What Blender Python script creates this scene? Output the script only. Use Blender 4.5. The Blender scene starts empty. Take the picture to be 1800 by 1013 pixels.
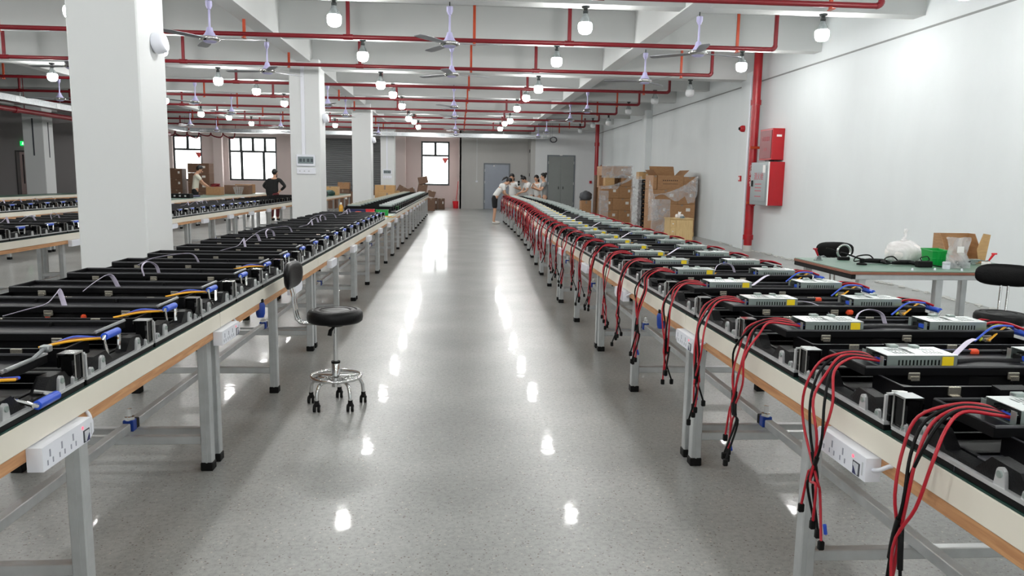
import bpy, math, random
from mathutils import Vector, Matrix

# ------------------------------------------------------------------ scene, camera, world, exposure
SC = bpy.context.scene
COL = SC.collection
random.seed(7)

def rot_cam(yaw, pitch, roll):
    cy, sy, cp, sp, cr, sr = math.cos(yaw), math.sin(yaw), math.cos(pitch), math.sin(pitch), math.cos(roll), math.sin(roll)
    fwd = Vector((sy*cp, cy*cp, -sp)); right = Vector((cy, -sy, 0)); up = right.cross(fwd)
    r2 = cr*right + sr*up; u2 = -sr*right + cr*up
    m = Matrix((r2, u2, -fwd)).transposed()
    return m

cam_d = bpy.data.cameras.new('camera'); cam = bpy.data.objects.new('camera', cam_d); COL.objects.link(cam)
cam_d.sensor_width = 36.0; cam_d.sensor_fit = 'HORIZONTAL'; cam_d.lens = 1340/1800*36
cam_d.clip_start = 0.05; cam_d.clip_end = 200
cam.matrix_world = Matrix.Translation((0, 0, 1.40)) @ rot_cam(.0715, .1414, .0165).to_4x4()
SC.camera = cam

W = bpy.data.worlds.new('overcast_daylight'); SC.world = W; W.use_nodes = True
bg = W.node_tree.nodes['Background']; bg.inputs[0].default_value = (1.0, 0.99, 0.98, 1); bg.inputs[1].default_value = 9.0

BULB_STRENGTH = 140.0
SC.view_settings.view_transform = 'Standard'
SC.view_settings.look = 'None'
SC.view_settings.gamma = 1.0
SC.view_settings.use_curve_mapping = False
SC.view_settings.exposure = 0.12
SC.cycles.max_bounces = 8; SC.cycles.glossy_bounces = 3; SC.cycles.transparent_max_bounces = 8

# ------------------------------------------------------------------ materials
def lin(c):
    return tuple((x/12.92 if x <= .04045 else ((x+.055)/1.055)**2.4) for x in [v/255 for v in c])
MATS = {}
def mat(name, rgb, rough=.5, metal=0., var=.0, vscale=8., bump=0., bscale=60., coat=0., emit=None, estr=0., spec=None, alpha=1., trans=0.):
    m = bpy.data.materials.new(name); m.use_nodes = True; nt = m.node_tree; b = nt.nodes['Principled BSDF']
    c = lin(rgb)
    b.inputs['Base Color'].default_value = (*c, 1); b.inputs['Roughness'].default_value = rough; b.inputs['Metallic'].default_value = metal
    if spec is not None: b.inputs['Specular IOR Level'].default_value = spec
    if coat: b.inputs['Coat Weight'].default_value = coat; b.inputs['Coat Roughness'].default_value = .1
    if alpha < 1: b.inputs['Alpha'].default_value = alpha
    if trans: b.inputs['Transmission Weight'].default_value = trans
    if emit: b.inputs['Emission Color'].default_value = (*lin(emit), 1); b.inputs['Emission Strength'].default_value = estr
    if var or bump:
        tc = nt.nodes.new('ShaderNodeTexCoord')
        if var:
            n = nt.nodes.new('ShaderNodeTexNoise'); n.inputs['Scale'].default_value = vscale; n.inputs['Detail'].default_value = 4
            nt.links.new(tc.outputs['Object'], n.inputs['Vector'])
            r = nt.nodes.new('ShaderNodeValToRGB')
            r.color_ramp.elements[0].position = .3; r.color_ramp.elements[1].position = .7
            r.color_ramp.elements[0].color = (*[x*(1-var) for x in c], 1); r.color_ramp.elements[1].color = (*[min(1, x*(1+var*.5)) for x in c], 1)
            nt.links.new(n.outputs['Fac'], r.inputs['Fac']); nt.links.new(r.outputs['Color'], b.inputs['Base Color'])
        if bump:
            n2 = nt.nodes.new('ShaderNodeTexNoise'); n2.inputs['Scale'].default_value = bscale; n2.inputs['Detail'].default_value = 3
            nt.links.new(tc.outputs['Object'], n2.inputs['Vector'])
            bp = nt.nodes.new('ShaderNodeBump'); bp.inputs['Strength'].default_value = bump; bp.inputs['Distance'].default_value = .01
            nt.links.new(n2.outputs['Fac'], bp.inputs['Height']); nt.links.new(bp.outputs['Normal'], b.inputs['Normal'])
    MATS[name] = m
    return m

def floor_material():
    m = mat('polished_concrete', (150, 150, 146), .2); nt = m.node_tree; b = nt.nodes['Principled BSDF']
    tc = nt.nodes.new('ShaderNodeTexCoord')
    def noise(scale, detail=4, rough=.5):
        n = nt.nodes.new('ShaderNodeTexNoise'); n.inputs['Scale'].default_value = scale; n.inputs['Detail'].default_value = detail; n.inputs['Roughness'].default_value = rough
        nt.links.new(tc.outputs['Object'], n.inputs['Vector']); return n
    def ramp(src, stops):
        r = nt.nodes.new('ShaderNodeValToRGB'); e = r.color_ramp.elements
        while len(e) < len(stops): e.new(.5)
        for k, (p, c) in enumerate(stops): e[k].position = p; e[k].color = (*c, 1)
        nt.links.new(src, r.inputs['Fac']); return r
    def mix(a, bb, fac, mode='MIX'):
        x = nt.nodes.new('ShaderNodeMix'); x.data_type = 'RGBA'; x.blend_type = mode
        if hasattr(fac, 'is_linked'): nt.links.new(fac, x.inputs[0])
        else: x.inputs[0].default_value = fac
        nt.links.new(a, x.inputs[6]); nt.links.new(bb, x.inputs[7]); return x.outputs[2]
    base = ramp(noise(1.3, 6).outputs['Fac'], [(.3, lin((148, 149, 146))), (.7, lin((174, 175, 172)))])
    fine = ramp(noise(45, 5, .7).outputs['Fac'], [(.3, (.66,)*3), (.55, (1.,)*3), (.8, (1.14,)*3)])
    c = mix(base.outputs['Color'], fine.outputs['Color'], .8, 'MULTIPLY')
    for sc, thr, col, seed in ((46, .13, (98, 84, 72), 0), (70, .12, (84, 80, 76), 3), (34, .09, (205, 198, 186), 7), (90, .11, (190, 186, 180), 11)):
        v = nt.nodes.new('ShaderNodeTexVoronoi'); v.inputs['Scale'].default_value = sc
        mp = nt.nodes.new('ShaderNodeMapping'); mp.inputs['Location'].default_value = (seed, seed*2.1, 0)
        nt.links.new(tc.outputs['Object'], mp.inputs['Vector']); nt.links.new(mp.outputs['Vector'], v.inputs['Vector'])
        r = ramp(v.outputs['Distance'], [(thr, (1, 1, 1)), (thr+.08, (0, 0, 0))])
        pres = ramp(v.outputs['Color'], [(.45, (0, 0, 0)), (.5, (.8, .8, .8))])
        mm = nt.nodes.new('ShaderNodeMath'); mm.operation = 'MULTIPLY'
        nt.links.new(r.outputs['Color'], mm.inputs[0]); nt.links.new(pres.outputs['Color'], mm.inputs[1])
        cc = nt.nodes.new('ShaderNodeRGB'); cc.outputs[0].default_value = (*lin(col), 1)
        c = mix(c, cc.outputs[0], mm.outputs[0])
    nt.links.new(c, b.inputs['Base Color'])
    b.inputs['Roughness'].default_value = .32
    bp = nt.nodes.new('ShaderNodeBump'); bp.inputs['Strength'].default_value = .22; bp.inputs['Distance'].default_value = .004
    nt.links.new(noise(7, 2).outputs['Fac'], bp.inputs['Height'])
    b.inputs['Specular IOR Level'].default_value = .3
    b.inputs['Coat Weight'].default_value = .2; b.inputs['Coat Roughness'].default_value = .055; b.inputs['Coat IOR'].default_value = 1.35
    nt.links.new(bp.outputs['Normal'], b.inputs['Coat Normal'])
    return m

def wall_material(name, rgb, stain=.05):
    m = mat(name, rgb, .75); nt = m.node_tree; b = nt.nodes['Principled BSDF']; c = lin(rgb)
    tc = nt.nodes.new('ShaderNodeTexCoord'); mp = nt.nodes.new('ShaderNodeMapping'); mp.inputs['Scale'].default_value = (1, 1, .35)
    n = nt.nodes.new('ShaderNodeTexNoise'); n.inputs['Scale'].default_value = .9; n.inputs['Detail'].default_value = 7; n.inputs['Roughness'].default_value = .6
    nt.links.new(tc.outputs['Object'], mp.inputs['Vector']); nt.links.new(mp.outputs['Vector'], n.inputs['Vector'])
    r = nt.nodes.new('ShaderNodeValToRGB'); r.color_ramp.elements[0].position = .3; r.color_ramp.elements[1].position = .65
    r.color_ramp.elements[0].color = (*[x*(1-stain) for x in c], 1); r.color_ramp.elements[1].color = (*c, 1)
    nt.links.new(n.outputs['Fac'], r.inputs['Fac']); nt.links.new(r.outputs['Color'], b.inputs['Base Color'])
    return m

def glass_material(name, tint, gl=.08, rough=.02):
    m = bpy.data.materials.new(name); m.use_nodes = True; nt = m.node_tree; nt.nodes.clear()
    o = nt.nodes.new('ShaderNodeOutputMaterial'); t = nt.nodes.new('ShaderNodeBsdfTransparent'); g = nt.nodes.new('ShaderNodeBsdfGlossy'); x = nt.nodes.new('ShaderNodeMixShader')
    t.inputs[0].default_value = (*tint, 1); g.inputs['Roughness'].default_value = rough; x.inputs[0].default_value = gl
    nt.links.new(t.outputs[0], x.inputs[1]); nt.links.new(g.outputs[0], x.inputs[2]); nt.links.new(x.outputs[0], o.inputs[0])
    MATS[name] = m; return m

def film_material(name, rgb, cover, rough=.15):
    # thin crumpled plastic film: partly see-through, glossy, wrinkled
    m = bpy.data.materials.new(name); m.use_nodes = True; nt = m.node_tree; b = nt.nodes['Principled BSDF']
    o = nt.nodes['Material Output']; t = nt.nodes.new('ShaderNodeBsdfTransparent'); x = nt.nodes.new('ShaderNodeMixShader')
    b.inputs['Base Color'].default_value = (*lin(rgb), 1); b.inputs['Roughness'].default_value = rough
    tc = nt.nodes.new('ShaderNodeTexCoord'); n = nt.nodes.new('ShaderNodeTexNoise'); n.inputs['Scale'].default_value = 5; n.inputs['Detail'].default_value = 3; n.inputs['Distortion'].default_value = 1.5
    nt.links.new(tc.outputs['Object'], n.inputs['Vector'])
    bp = nt.nodes.new('ShaderNodeBump'); bp.inputs['Strength'].default_value = .45; bp.inputs['Distance'].default_value = .02
    nt.links.new(n.outputs['Fac'], bp.inputs['Height']); nt.links.new(bp.outputs['Normal'], b.inputs['Normal'])
    mr = nt.nodes.new('ShaderNodeMapRange'); mr.inputs[1].default_value = .35; mr.inputs[2].default_value = .7; mr.inputs[3].default_value = cover*.5; mr.inputs[4].default_value = min(1, cover*1.5)
    nt.links.new(n.outputs['Fac'], mr.inputs[0]); nt.links.new(mr.outputs[0], x.inputs[0])
    nt.links.new(t.outputs[0], x.inputs[1]); nt.links.new(b.outputs[0], x.inputs[2]); nt.links.new(x.outputs[0], o.inputs[0])
    MATS[name] = m; return m

def wood_material(name, a, bcol, scale=(3, 40, 40)):
    m = mat(name, a, .55); nt = m.node_tree; b = nt.nodes['Principled BSDF']
    tc = nt.nodes.new('ShaderNodeTexCoord'); mp = nt.nodes.new('ShaderNodeMapping'); mp.inputs['Scale'].default_value = scale
    n = nt.nodes.new('ShaderNodeTexNoise'); n.inputs['Scale'].default_value = 2; n.inputs['Detail'].default_value = 5; n.inputs['Distortion'].default_value = .6
    nt.links.new(tc.outputs['Object'], mp.inputs['Vector']); nt.links.new(mp.outputs['Vector'], n.inputs['Vector'])
    r = nt.nodes.new('ShaderNodeValToRGB'); r.color_ramp.elements[0].position = .35; r.color_ramp.elements[1].position = .65
    r.color_ramp.elements[0].color = (*lin(a), 1); r.color_ramp.elements[1].color = (*lin(bcol), 1)
    nt.links.new(n.outputs['Fac'], r.inputs['Fac']); nt.links.new(r.outputs['Color'], b.inputs['Base Color'])
    return m

M_FLOOR = floor_material()
M_WALL = wall_material('white_wall_paint', (226, 231, 232), .06)
M_PINK = wall_material('pinkish_wall_paint', (218, 202, 198), .06)
M_GREYWALL = wall_material('grey_wall_paint', (188, 187, 184), .07)
M_PALEGREY = wall_material('pale_grey_wall_paint', (220, 222, 223), .07)
M_DARKWALL = wall_material('dark_grey_wall_paint', (172, 168, 168), .08)
M_CEIL = wall_material('ceiling_paint', (212, 214, 213), .05)
M_COLUMN = wall_material('column_paint', (223, 225, 225), .03)
M_SHADE_LINE = wall_material('painted_shade_line', (150, 152, 152), .04)
mat('cream_laminate', (232, 226, 212), .5, var=.04, vscale=5)
wood_material('plywood_edge', (204, 154, 108), (178, 126, 84), (40, 3, 40))
mat('green_mat', (24, 62, 54), .45, var=.08)
mat('pale_green_mat', (108, 138, 122), .35, var=.08)
mat('aluminium', (196, 199, 200), .36, .55, var=.1, vscale=14)
mat('galvanised_steel', (170, 174, 176), .35, .9, var=.2, vscale=20)
mat('chrome', (225, 225, 225), .08, 1.)
mat('silver_edge', (202, 203, 204), .35, .4)
mat('latch_metal', (214, 208, 194), .24, .85)
mat('black_rubber', (18, 18, 18), .6, spec=.18)
mat('black_casting', (13, 13, 15), .42, var=.15, vscale=30, bump=.1, bscale=200, spec=.18)
mat('black_panel', (10, 10, 11), .5, spec=.18)
mat('box_black', (5, 5, 8), .45, bump=.05, bscale=250, spec=.18)
mat('lid_black', (8, 8, 10), .42, spec=.18)
mat('lid_grey', (27, 27, 31), .4, var=.1, vscale=10, spec=.18)
mat('pin_black', (14, 14, 15), .25, spec=.18)
mat('plate_grey', (62, 62, 68), .38)
mat('rim_grey', (44, 44, 48), .35)
mat('rim_highlight', (150, 152, 154), .35, .5)
mat('blue_grip', (38, 82, 200), .35)
mat('blue_sleeve', (52, 88, 205), .4)
mat('blue_plastic', (20, 60, 150), .4)
mat('orange_plastic', (228, 78, 40), .4)
mat('yellow_wire', (236, 170, 30), .4)
mat('lime_wire', (190, 200, 60), .4)
mat('red_wire', (176, 18, 38), .38)
mat('black_wire', (9, 9, 10), .5, spec=.2)
mat('brown_wire', (120, 70, 60), .4)
mat('lilac_ribbon', (214, 206, 226), .45)
mat('sleeve_black', (30, 30, 32), .6, bump=.3, bscale=400, spec=.18)
mat('psu_cover', (240, 246, 244), .26, .45, var=.03, vscale=20)
mat('psu_case', (160, 172, 168), .33, .6, var=.1, vscale=30)
mat('psu_inside', (8, 18, 15), .7)
mat('yellow_label', (236, 206, 20), .5)
mat('seal_label', (226, 234, 232), .25, coat=.5)
mat('white_plastic', (232, 234, 242), .35)
mat('white_plastic_dark', (200, 202, 208), .4)
mat('navy_plastic', (24, 28, 84), .35)
mat('red_lamp', (255, 90, 110), .4, emit=(255, 90, 110), estr=1.5)
mat('slot_dark', (60, 62, 70), .6)
mat('black_leather', (11, 11, 12), .36, bump=.15, bscale=120, spec=.18)
mat('red_pipe', (122, 16, 28), .4, var=.08, vscale=6)
mat('red_standpipe', (166, 18, 30), .32, var=.1, vscale=5)
mat('orange_hanger', (182, 66, 28), .45)
mat('fan_lilac', (196, 192, 232), .35)
mat('fan_blade', (150, 152, 160), .35, .3)
mat('socket_dark', (36, 42, 42), .5)
mat('unlit_dome', (226, 228, 230), .4)
film_material('bulb_glass', (196, 204, 206), .55, .2)
glass_material('window_glass', (.96, .98, .98), .06)
mat('lit_dome', (255, 255, 255), .4, emit=(253, 253, 251), estr=BULB_STRENGTH)
mat('window_frame', (62, 66, 68), .5)
mat('sticker_red', (226, 90, 84), .5)
mat('shutter_grey', (128, 130, 132), .45, .3)
mat('steel_door_blue', (142, 148, 158), .42, .2, var=.05, vscale=3)
mat('steel_door_grey', (134, 138, 136), .45, .1, var=.04, vscale=3)
mat('door_frame_grey', (110, 116, 122), .45)
mat('door_dark', (82, 80, 80), .5)
mat('fire_red', (178, 16, 28), .35, var=.06, vscale=6)
mat('fire_grey', (150, 158, 160), .35, .4)
mat('fire_print', (190, 90, 100), .5)
mat('print_white', (240, 238, 236), .5)
mat('lcd_grey', (112, 126, 130), .3)
mat('lcd_dark', (58, 70, 76), .4)
mat('exit_green', (20, 190, 90), .5, emit=(20, 220, 100), estr=1.2)
mat('exit_white', (220, 255, 230), .5, emit=(200, 255, 220), estr=1.5)
wood_material('cardboard', (170, 128, 88), (156, 114, 76), (6, 6, 30))
wood_material('cardboard_tan', (196, 158, 108), (184, 146, 98), (6, 6, 30))
wood_material('cardboard_dark', (112, 82, 62), (98, 72, 54), (6, 6, 30))
mat('carton_tape', (140, 120, 104), .3)
mat('carton_label', (222, 220, 214), .5)
mat('carton_print', (70, 46, 32), .6)
wood_material('light_wood', (206, 178, 128), (188, 158, 108), (30, 30, 3))
film_material('stretch_film', (236, 236, 238), .26, .22)
film_material('bag_film', (232, 234, 236), .42)
film_material('bag_white', (248, 246, 246), .95, .35)
mat('foam_white', (246, 240, 238), .7, var=.05, vscale=30, bump=.5, bscale=60)
mat('bin_green', (0, 158, 62), .35)
mat('small_parts', (48, 50, 54), .5, .3, var=.3, vscale=60)
mat('reel_black', (22, 23, 26), .35, spec=.18)
mat('bucket_red', (226, 30, 44), .4)
mat('skin', (206, 160, 132), .55)
mat('hair_black', (16, 14, 14), .45)
mat('tee_white', (226, 226, 224), .8)
mat('tee_grey', (140, 142, 142), .8)
mat('shirt_pale', (222, 220, 204), .8)
mat('cloth_black', (18, 18, 20), .8)
mat('cloth_brown', (66, 52, 46), .8)
mat('cloth_maroon', (92, 30, 34), .8)
mat('denim_light', (150, 172, 204), .8)
mat('shoe_white', (225, 222, 216), .6)
mat('amber_liquid', (206, 150, 50), .2)
mat('grey_bag', (78, 80, 84), .6, bump=.6, bscale=20)
mat('plaster_debris', (196, 196, 192), .9)

# ------------------------------------------------------------------ mesh builder
class MB:
    def __init__(s, sx=1): s.v = []; s.f = []; s.sx = sx
    def add(s, vs, fs):
        o = len(s.v); s.v += [tuple(p) for p in vs]; s.f += [tuple(i+o for i in f) for f in fs]; return s
    def box(s, x0, x1, y0, y1, z0, z1):
        return s.add([(x0,y0,z0),(x1,y0,z0),(x1,y1,z0),(x0,y1,z0),(x0,y0,z1),(x1,y0,z1),(x1,y1,z1),(x0,y1,z1)],
                     [(0,3,2,1),(4,5,6,7),(0,1,5,4),(1,2,6,5),(2,3,7,6),(3,0,4,7)])
    def cbox(s, x0, x1, y0, y1, z0, z1, b=.004):
        b = min(b, (x1-x0)*.45, (y1-y0)*.45, (z1-z0)*.45)
        vs = []; idx = {}
        for ax in range(3):
            for sx in (0, 1):
                for sy in (0, 1):
                    for sz in (0, 1):
                        lo = (x0, y0, z0); hi = (x1, y1, z1); sg = (sx, sy, sz); p = []
                        for k in range(3):
                            val = hi[k] if sg[k] else lo[k]
                            if k != ax: val += -b if sg[k] else b
                            p.append(val)
                        idx[(ax, sg)] = len(vs); vs.append(p)
        fs = []
        def q(ids, out):
            a, bb, c = Vector(vs[ids[0]]), Vector(vs[ids[1]]), Vector(vs[ids[2]])
            n = (bb-a).cross(c-a)
            fs.append(tuple(ids) if n.dot(Vector(out)) > 0 else tuple(reversed(ids)))
        for ax in range(3):
            o1, o2 = [k for k in range(3) if k != ax]
            for sg in (0, 1):
                ids = []
                for a, bb in ((0, 0), (1, 0), (1, 1), (0, 1)):
                    t = [0, 0, 0]; t[ax] = sg; t[o1] = a; t[o2] = bb; ids.append(idx[(ax, tuple(t))])
                out = [0, 0, 0]; out[ax] = 1 if sg else -1; q(ids, out)
        for ax in range(3):          # edges along ax
            o1, o2 = [k for k in range(3) if k != ax]
            for a in (0, 1):
                for bb in (0, 1):
                    t0 = [0, 0, 0]; t0[o1] = a; t0[o2] = bb; t1 = list(t0); t1[ax] = 1
                    ids = [idx[(o1, tuple(t0))], idx[(o1, tuple(t1))], idx[(o2, tuple(t1))], idx[(o2, tuple(t0))]]
                    out = [0, 0, 0]; out[o1] = 1 if a else -1; out[o2] = 1 if bb else -1; q(ids, out)
        for sx in (0, 1):
            for sy in (0, 1):
                for sz in (0, 1):
                    sg = (sx, sy, sz); q([idx[(0, sg)], idx[(1, sg)], idx[(2, sg)]], [1 if k else -1 for k in sg])
        return s.add(vs, fs)
    def cyl(s, p0, p1, r0, r1=None, n=12, caps=True):
        r1 = r0 if r1 is None else r1
        p0 = Vector(p0); p1 = Vector(p1); d = (p1-p0).normalized()
        a = d.cross(Vector((0, 0, 1)));
        if a.length < 1e-4: a = Vector((1, 0, 0))
        a.normalize(); b = d.cross(a)
        vs = []
        for p, r in ((p0, r0), (p1, r1)):
            for k in range(n):
                t = 2*math.pi*k/n; vs.append(p + a*(r*math.cos(t)) + b*(r*math.sin(t)))
        fs = [(k, k+n, (k+1) % n+n, (k+1) % n) for k in range(n)]
        fs = [tuple(reversed(f)) for f in fs]
        if caps: fs += [tuple(range(n)), tuple(reversed(range(n, 2*n)))]
        return s.add(vs, fs)
    def tube(s, pts, r, n=8, closed=False, flat=None):
        pts = [Vector(p) for p in pts]; m = len(pts)
        rs = r if isinstance(r, (list, tuple)) else [r]*m
        vs = []; up = None
        for i in range(m):
            if closed: d = pts[(i+1) % m]-pts[i-1]
            else: d = pts[min(i+1, m-1)]-pts[max(i-1, 0)]
            d.normalize()
            if up is None:
                up = d.orthogonal().normalized() if flat is None else Vector(flat)
            up = (up - d*up.dot(d))
            if up.length < 1e-5: up = d.orthogonal()
            up.normalize(); sd = d.cross(up)
            for k in range(n):
                t = 2*math.pi*(k+.5)/n
                w = rs[i]*(1. if flat is None else .16)
                vs.append(pts[i] + up*(w*math.cos(t)) + sd*(rs[i]*math.sin(t)))
        fs = []
        for i in range(m if closed else m-1):
            j = (i+1) % m
            for k in range(n): fs.append((i*n+k, i*n+(k+1) % n, j*n+(k+1) % n, j*n+k))
        if not closed: fs += [tuple(reversed(range(n))), tuple(range((m-1)*n, m*n))]
        return s.add(vs, fs)
    def lathe(s, prof, n=16, c=(0, 0, 0)):
        vs = []; fs = []
        for r, z in prof:
            for k in range(n):
                t = 2*math.pi*k/n; vs.append((c[0]+max(r, 1e-5)*math.cos(t), c[1]+max(r, 1e-5)*math.sin(t), c[2]+z))
        for i in range(len(prof)-1):
            for k in range(n): fs.append((i*n+k, i*n+(k+1) % n, (i+1)*n+(k+1) % n, (i+1)*n+k))
        fs += [tuple(reversed(range(n))), tuple(range((len(prof)-1)*n, len(prof)*n))]
        return s.add(vs, fs)
    def prism(s, poly, axis, a0, a1):
        n = len(poly)
        def P(p, a):
            return {'x': (a, p[0], p[1]), 'y': (p[0], a, p[1]), 'z': (p[0], p[1], a)}[axis]
        vs = [P(p, a0) for p in poly] + [P(p, a1) for p in poly]
        fs = [tuple(reversed(range(n))), tuple(range(n, 2*n))] + [(k, (k+1) % n, (k+1) % n+n, k+n) for k in range(n)]
        area = sum(poly[i][0]*poly[(i+1) % n][1]-poly[(i+1) % n][0]*poly[i][1] for i in range(n))
        if (area < 0) ^ (axis == 'y'): fs = [tuple(reversed(f)) for f in fs]
        return s.add(vs, fs)
    def ell(s, c, rx, ry, rz, nu=14, nv=9, warp=None):
        prof = []
        vs = []; fs = []
        for i in range(nv+1):
            ph = math.pi*i/nv - math.pi/2
            for k in range(nu):
                t = 2*math.pi*k/nu
                p = Vector((rx*math.cos(ph)*math.cos(t), ry*math.cos(ph)*math.sin(t), rz*math.sin(ph)))
                if i in (0, nv): p = Vector((1e-5*math.cos(t), 1e-5*math.sin(t), p.z))
                if warp: p = warp(p)
                vs.append(p + Vector(c))
        for i in range(nv):
            for k in range(nu): fs.append((i*nu+k, i*nu+(k+1) % nu, (i+1)*nu+(k+1) % nu, (i+1)*nu+k))
        return s.add(vs, fs)
    def mesh(s, name, material, smooth=0):
        me = bpy.data.meshes.new(name)
        v = s.v; f = s.f
        if s.sx < 0: v = [(-p[0], p[1], p[2]) for p in v]; f = [tuple(reversed(q)) for q in f]
        me.from_pydata(v, [], f)
        me.materials.append(MATS[material] if isinstance(material, str) else material)
        if smooth:
            me.polygons.foreach_set('use_smooth', [True]*len(me.polygons))
            me.set_sharp_from_angle(angle=math.radians(smooth))
        me.update()
        return me
    def xf(s, M):
        s.v = [tuple(M @ Vector(p)) for p in s.v]; return s

def link(name, data, parent=None, loc=(0, 0, 0), rz=0, rot=None):
    o = bpy.data.objects.new(name, data); COL.objects.link(o)
    if parent is not None: o.parent = parent
    o.location = loc; o.rotation_euler = rot if rot else (0, 0, rz)
    return o
def tag(o, label=None, cat=None, group=None, kind=None):
    if label: o['label'] = label
    if cat: o['category'] = cat
    if group: o['group'] = group
    if kind: o['kind'] = kind
    return o
def thing(name, label, cat, loc=(0, 0, 0), rz=0, group=None, kind=None):
    return tag(link(name, None, None, loc, rz), label, cat, group, kind)
def one(name, mb, material, label, cat, loc=(0, 0, 0), rz=0, group=None, kind=None, smooth=0):
    return tag(link(name, mb.mesh(name, material, smooth), None, loc, rz), label, cat, group, kind)
def part(name, mb, material, parent, smooth=0, loc=(0, 0, 0), rz=0, label=None):
    o = link(name, mb.mesh(name, material, smooth) if isinstance(mb, MB) else mb, parent, loc, rz)
    if label: o['label'] = label
    return o

class Proto:
    """A kind of thing: entries (part name, mesh, index of the part it sits under or None, label)."""
    def __init__(s): s.e = []
    def add(s, name, mb, material, under=None, smooth=0, label=None, lod=0, loc=(0, 0, 0), me=None):
        s.e.append((name, me or mb.mesh(name, material, smooth), under, label, lod, loc)); return len(s.e)-1
    def place(s, name, label, cat, loc, rz=0, group=None, lod=0, skip=()):
        root = thing(name, label, cat, loc, rz, group); made = {}
        for k, (n, me, under, lab, l, lc) in enumerate(s.e):
            if l < lod or n in skip: continue
            par = root if under is None else made.get(under)
            if par is None: continue
            o = link(n, me, par, lc); made[k] = o
            if lab: o['label'] = lab
        return root

def arc(c, r, a0, a1, n, plane='xz'):
    out = []
    for k in range(n+1):
        t = math.radians(a0+(a1-a0)*k/n); a, b = r*math.cos(t), r*math.sin(t)
        out.append({'xz': (c[0]+a, c[1], c[2]+b), 'xy': (c[0]+a, c[1]+b, c[2]), 'yz': (c[0], c[1]+a, c[2]+b)}[plane])
    return out
def spline(pts, n=6):
    pts = [Vector(p) for p in pts]; out = []
    P = [pts[0]*2-pts[1]] + pts + [pts[-1]*2-pts[-2]]
    for i in range(1, len(P)-2):
        for k in range(n):
            t = k/n; a, b, c, d = P[i-1], P[i], P[i+1], P[i+2]
            out.append(.5*((2*b)+(c-a)*t+(2*a-5*b+4*c-d)*t*t+(3*b-a-3*c+d)*t**3))
    out.append(pts[-1]); return out
ORD = ('first second third fourth fifth sixth seventh eighth ninth tenth eleventh twelfth thirteenth fourteenth fifteenth sixteenth seventeenth eighteenth nineteenth twentieth').split()
def ordn(k):
    if k < 20: return ORD[k]
    tens = ['', '', 'twenty', 'thirty', 'forty', 'fifty']; n = k+1
    if n % 10 == 0: return ['', '', 'twentieth', 'thirtieth', 'fortieth', 'fiftieth'][n//10]
    return tens[n//10] + '-' + ORD[n % 10-1]

# ------------------------------------------------------------------ room shell
XR, XL = 6.25, -19.0
YB, YF = 37.0, -9.0
ZC = 4.25
one('floor', MB().box(XL-.3, XR+.3, YF-.3, YB+.3, -.15, 0), M_FLOOR, 'polished grey concrete floor with exposed aggregate specks', 'floor', kind='structure')
ceil = one('ceiling', MB().box(XL-.3, XR+.3, YF-.3, YB+.3, ZC, ZC+.15), M_CEIL, 'white painted concrete ceiling with a grid of beams', 'ceiling', kind='structure')
BEAMS = [7.42+2.98*k for k in range(-5, 10)]
def is_main(y): return abs(((y-7.42)/2.98) % 3) < .01 or abs(((y-7.42)/2.98) % 3-3) < .01
def beam_z(y): return 3.56 if is_main(y) else 3.68
for y in BEAMS:
    w = .19 if is_main(y) else .14
    part('cross_beam', MB().box(XL, XR, y-w, y+w, beam_z(y), ZC), M_CEIL, ceil)
for x in (3.1, -3.1, -9.3, -15.5):
    part('long_beam', MB().box(x-.14, x+.14, YF, YB, 3.66, ZC), M_CEIL, ceil)

wr = one('wall_right', MB().box(XR, XR+.3, YF, 34.5, 0, 3.49), M_WALL, 'long bare white wall beside the side table', 'wall', kind='structure')
part('upper_wall', MB().box(XR+.0, XR+.3, YF, 34.5, 3.52, ZC), M_WALL, wr)
part('shade_strip', MB().box(XR+.003, XR+.29, YF, 34.5, 3.48, 3.53), M_SHADE_LINE, wr)  # grey strip: shade under the perimeter beam put into its colour
# crumbly plaster along the foot of the right wall
rnd = random.Random(3); mb = MB()
for k in range(150):
    y = 5+rnd.random()*13; r = .008+.022*rnd.random()
    mb.ell((XR-.05-.10*rnd.random()**2, y, r*.3), r*1.6, r*(1+2*rnd.random()), r*.7, 6, 4)
one('plaster_crumbs', mb, 'plaster_debris', 'loose plaster crumbs along the foot of the white wall', 'rubble', kind='stuff')
for k, (y, lb) in enumerate(((15.85, 'white wall pilaster beside the red standpipe'), (24.85, 'white wall pilaster behind the shrink-wrapped carton stacks'), (6.9, 'white wall pilaster out of frame beside the side table'))):
    if k == 2: continue
    one('column', MB().cbox(XR-.2, XR+.02, y, y+.6, 0, 3.7, .01), M_WALL, lb, 'pilaster', kind='structure')
# pillars
COLY = [7.1, 15.95, 25.0, 34.0]
for k, y in enumerate(COLY):
    one('column', MB().cbox(-3.4, -2.8, y, y+.62, 0, 3.72, .012), M_COLUMN,
        ['broad white pillar nearest the camera behind the bench', 'white pillar carrying the larger digital wall display', 'white pillar just behind the tan cartons', 'farthest white pillar with the small wall display'][k], 'pillar', kind='structure')
c = one('column', MB().cbox(-13.62, -13.0, 25.3, 25.9, 0, 3.72, .012), M_COLUMN, 'white pillar with dark slots near the green exit sign', 'pillar', kind='structure')
part('slot', MB().box(-13.33, -13.29, 25.29, 25.32, 1.9, 3.05), 'slot_dark', c)
part('slot', MB().box(-13.02, -12.99, 25.58, 25.62, 1.85, 2.95), 'slot_dark', c)
one('column', MB().cbox(-13.62, -13.0, 16.0, 16.6, 0, 3.72, .012), M_COLUMN, 'white pillar out of frame at far left', 'pillar', kind='structure')

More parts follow.
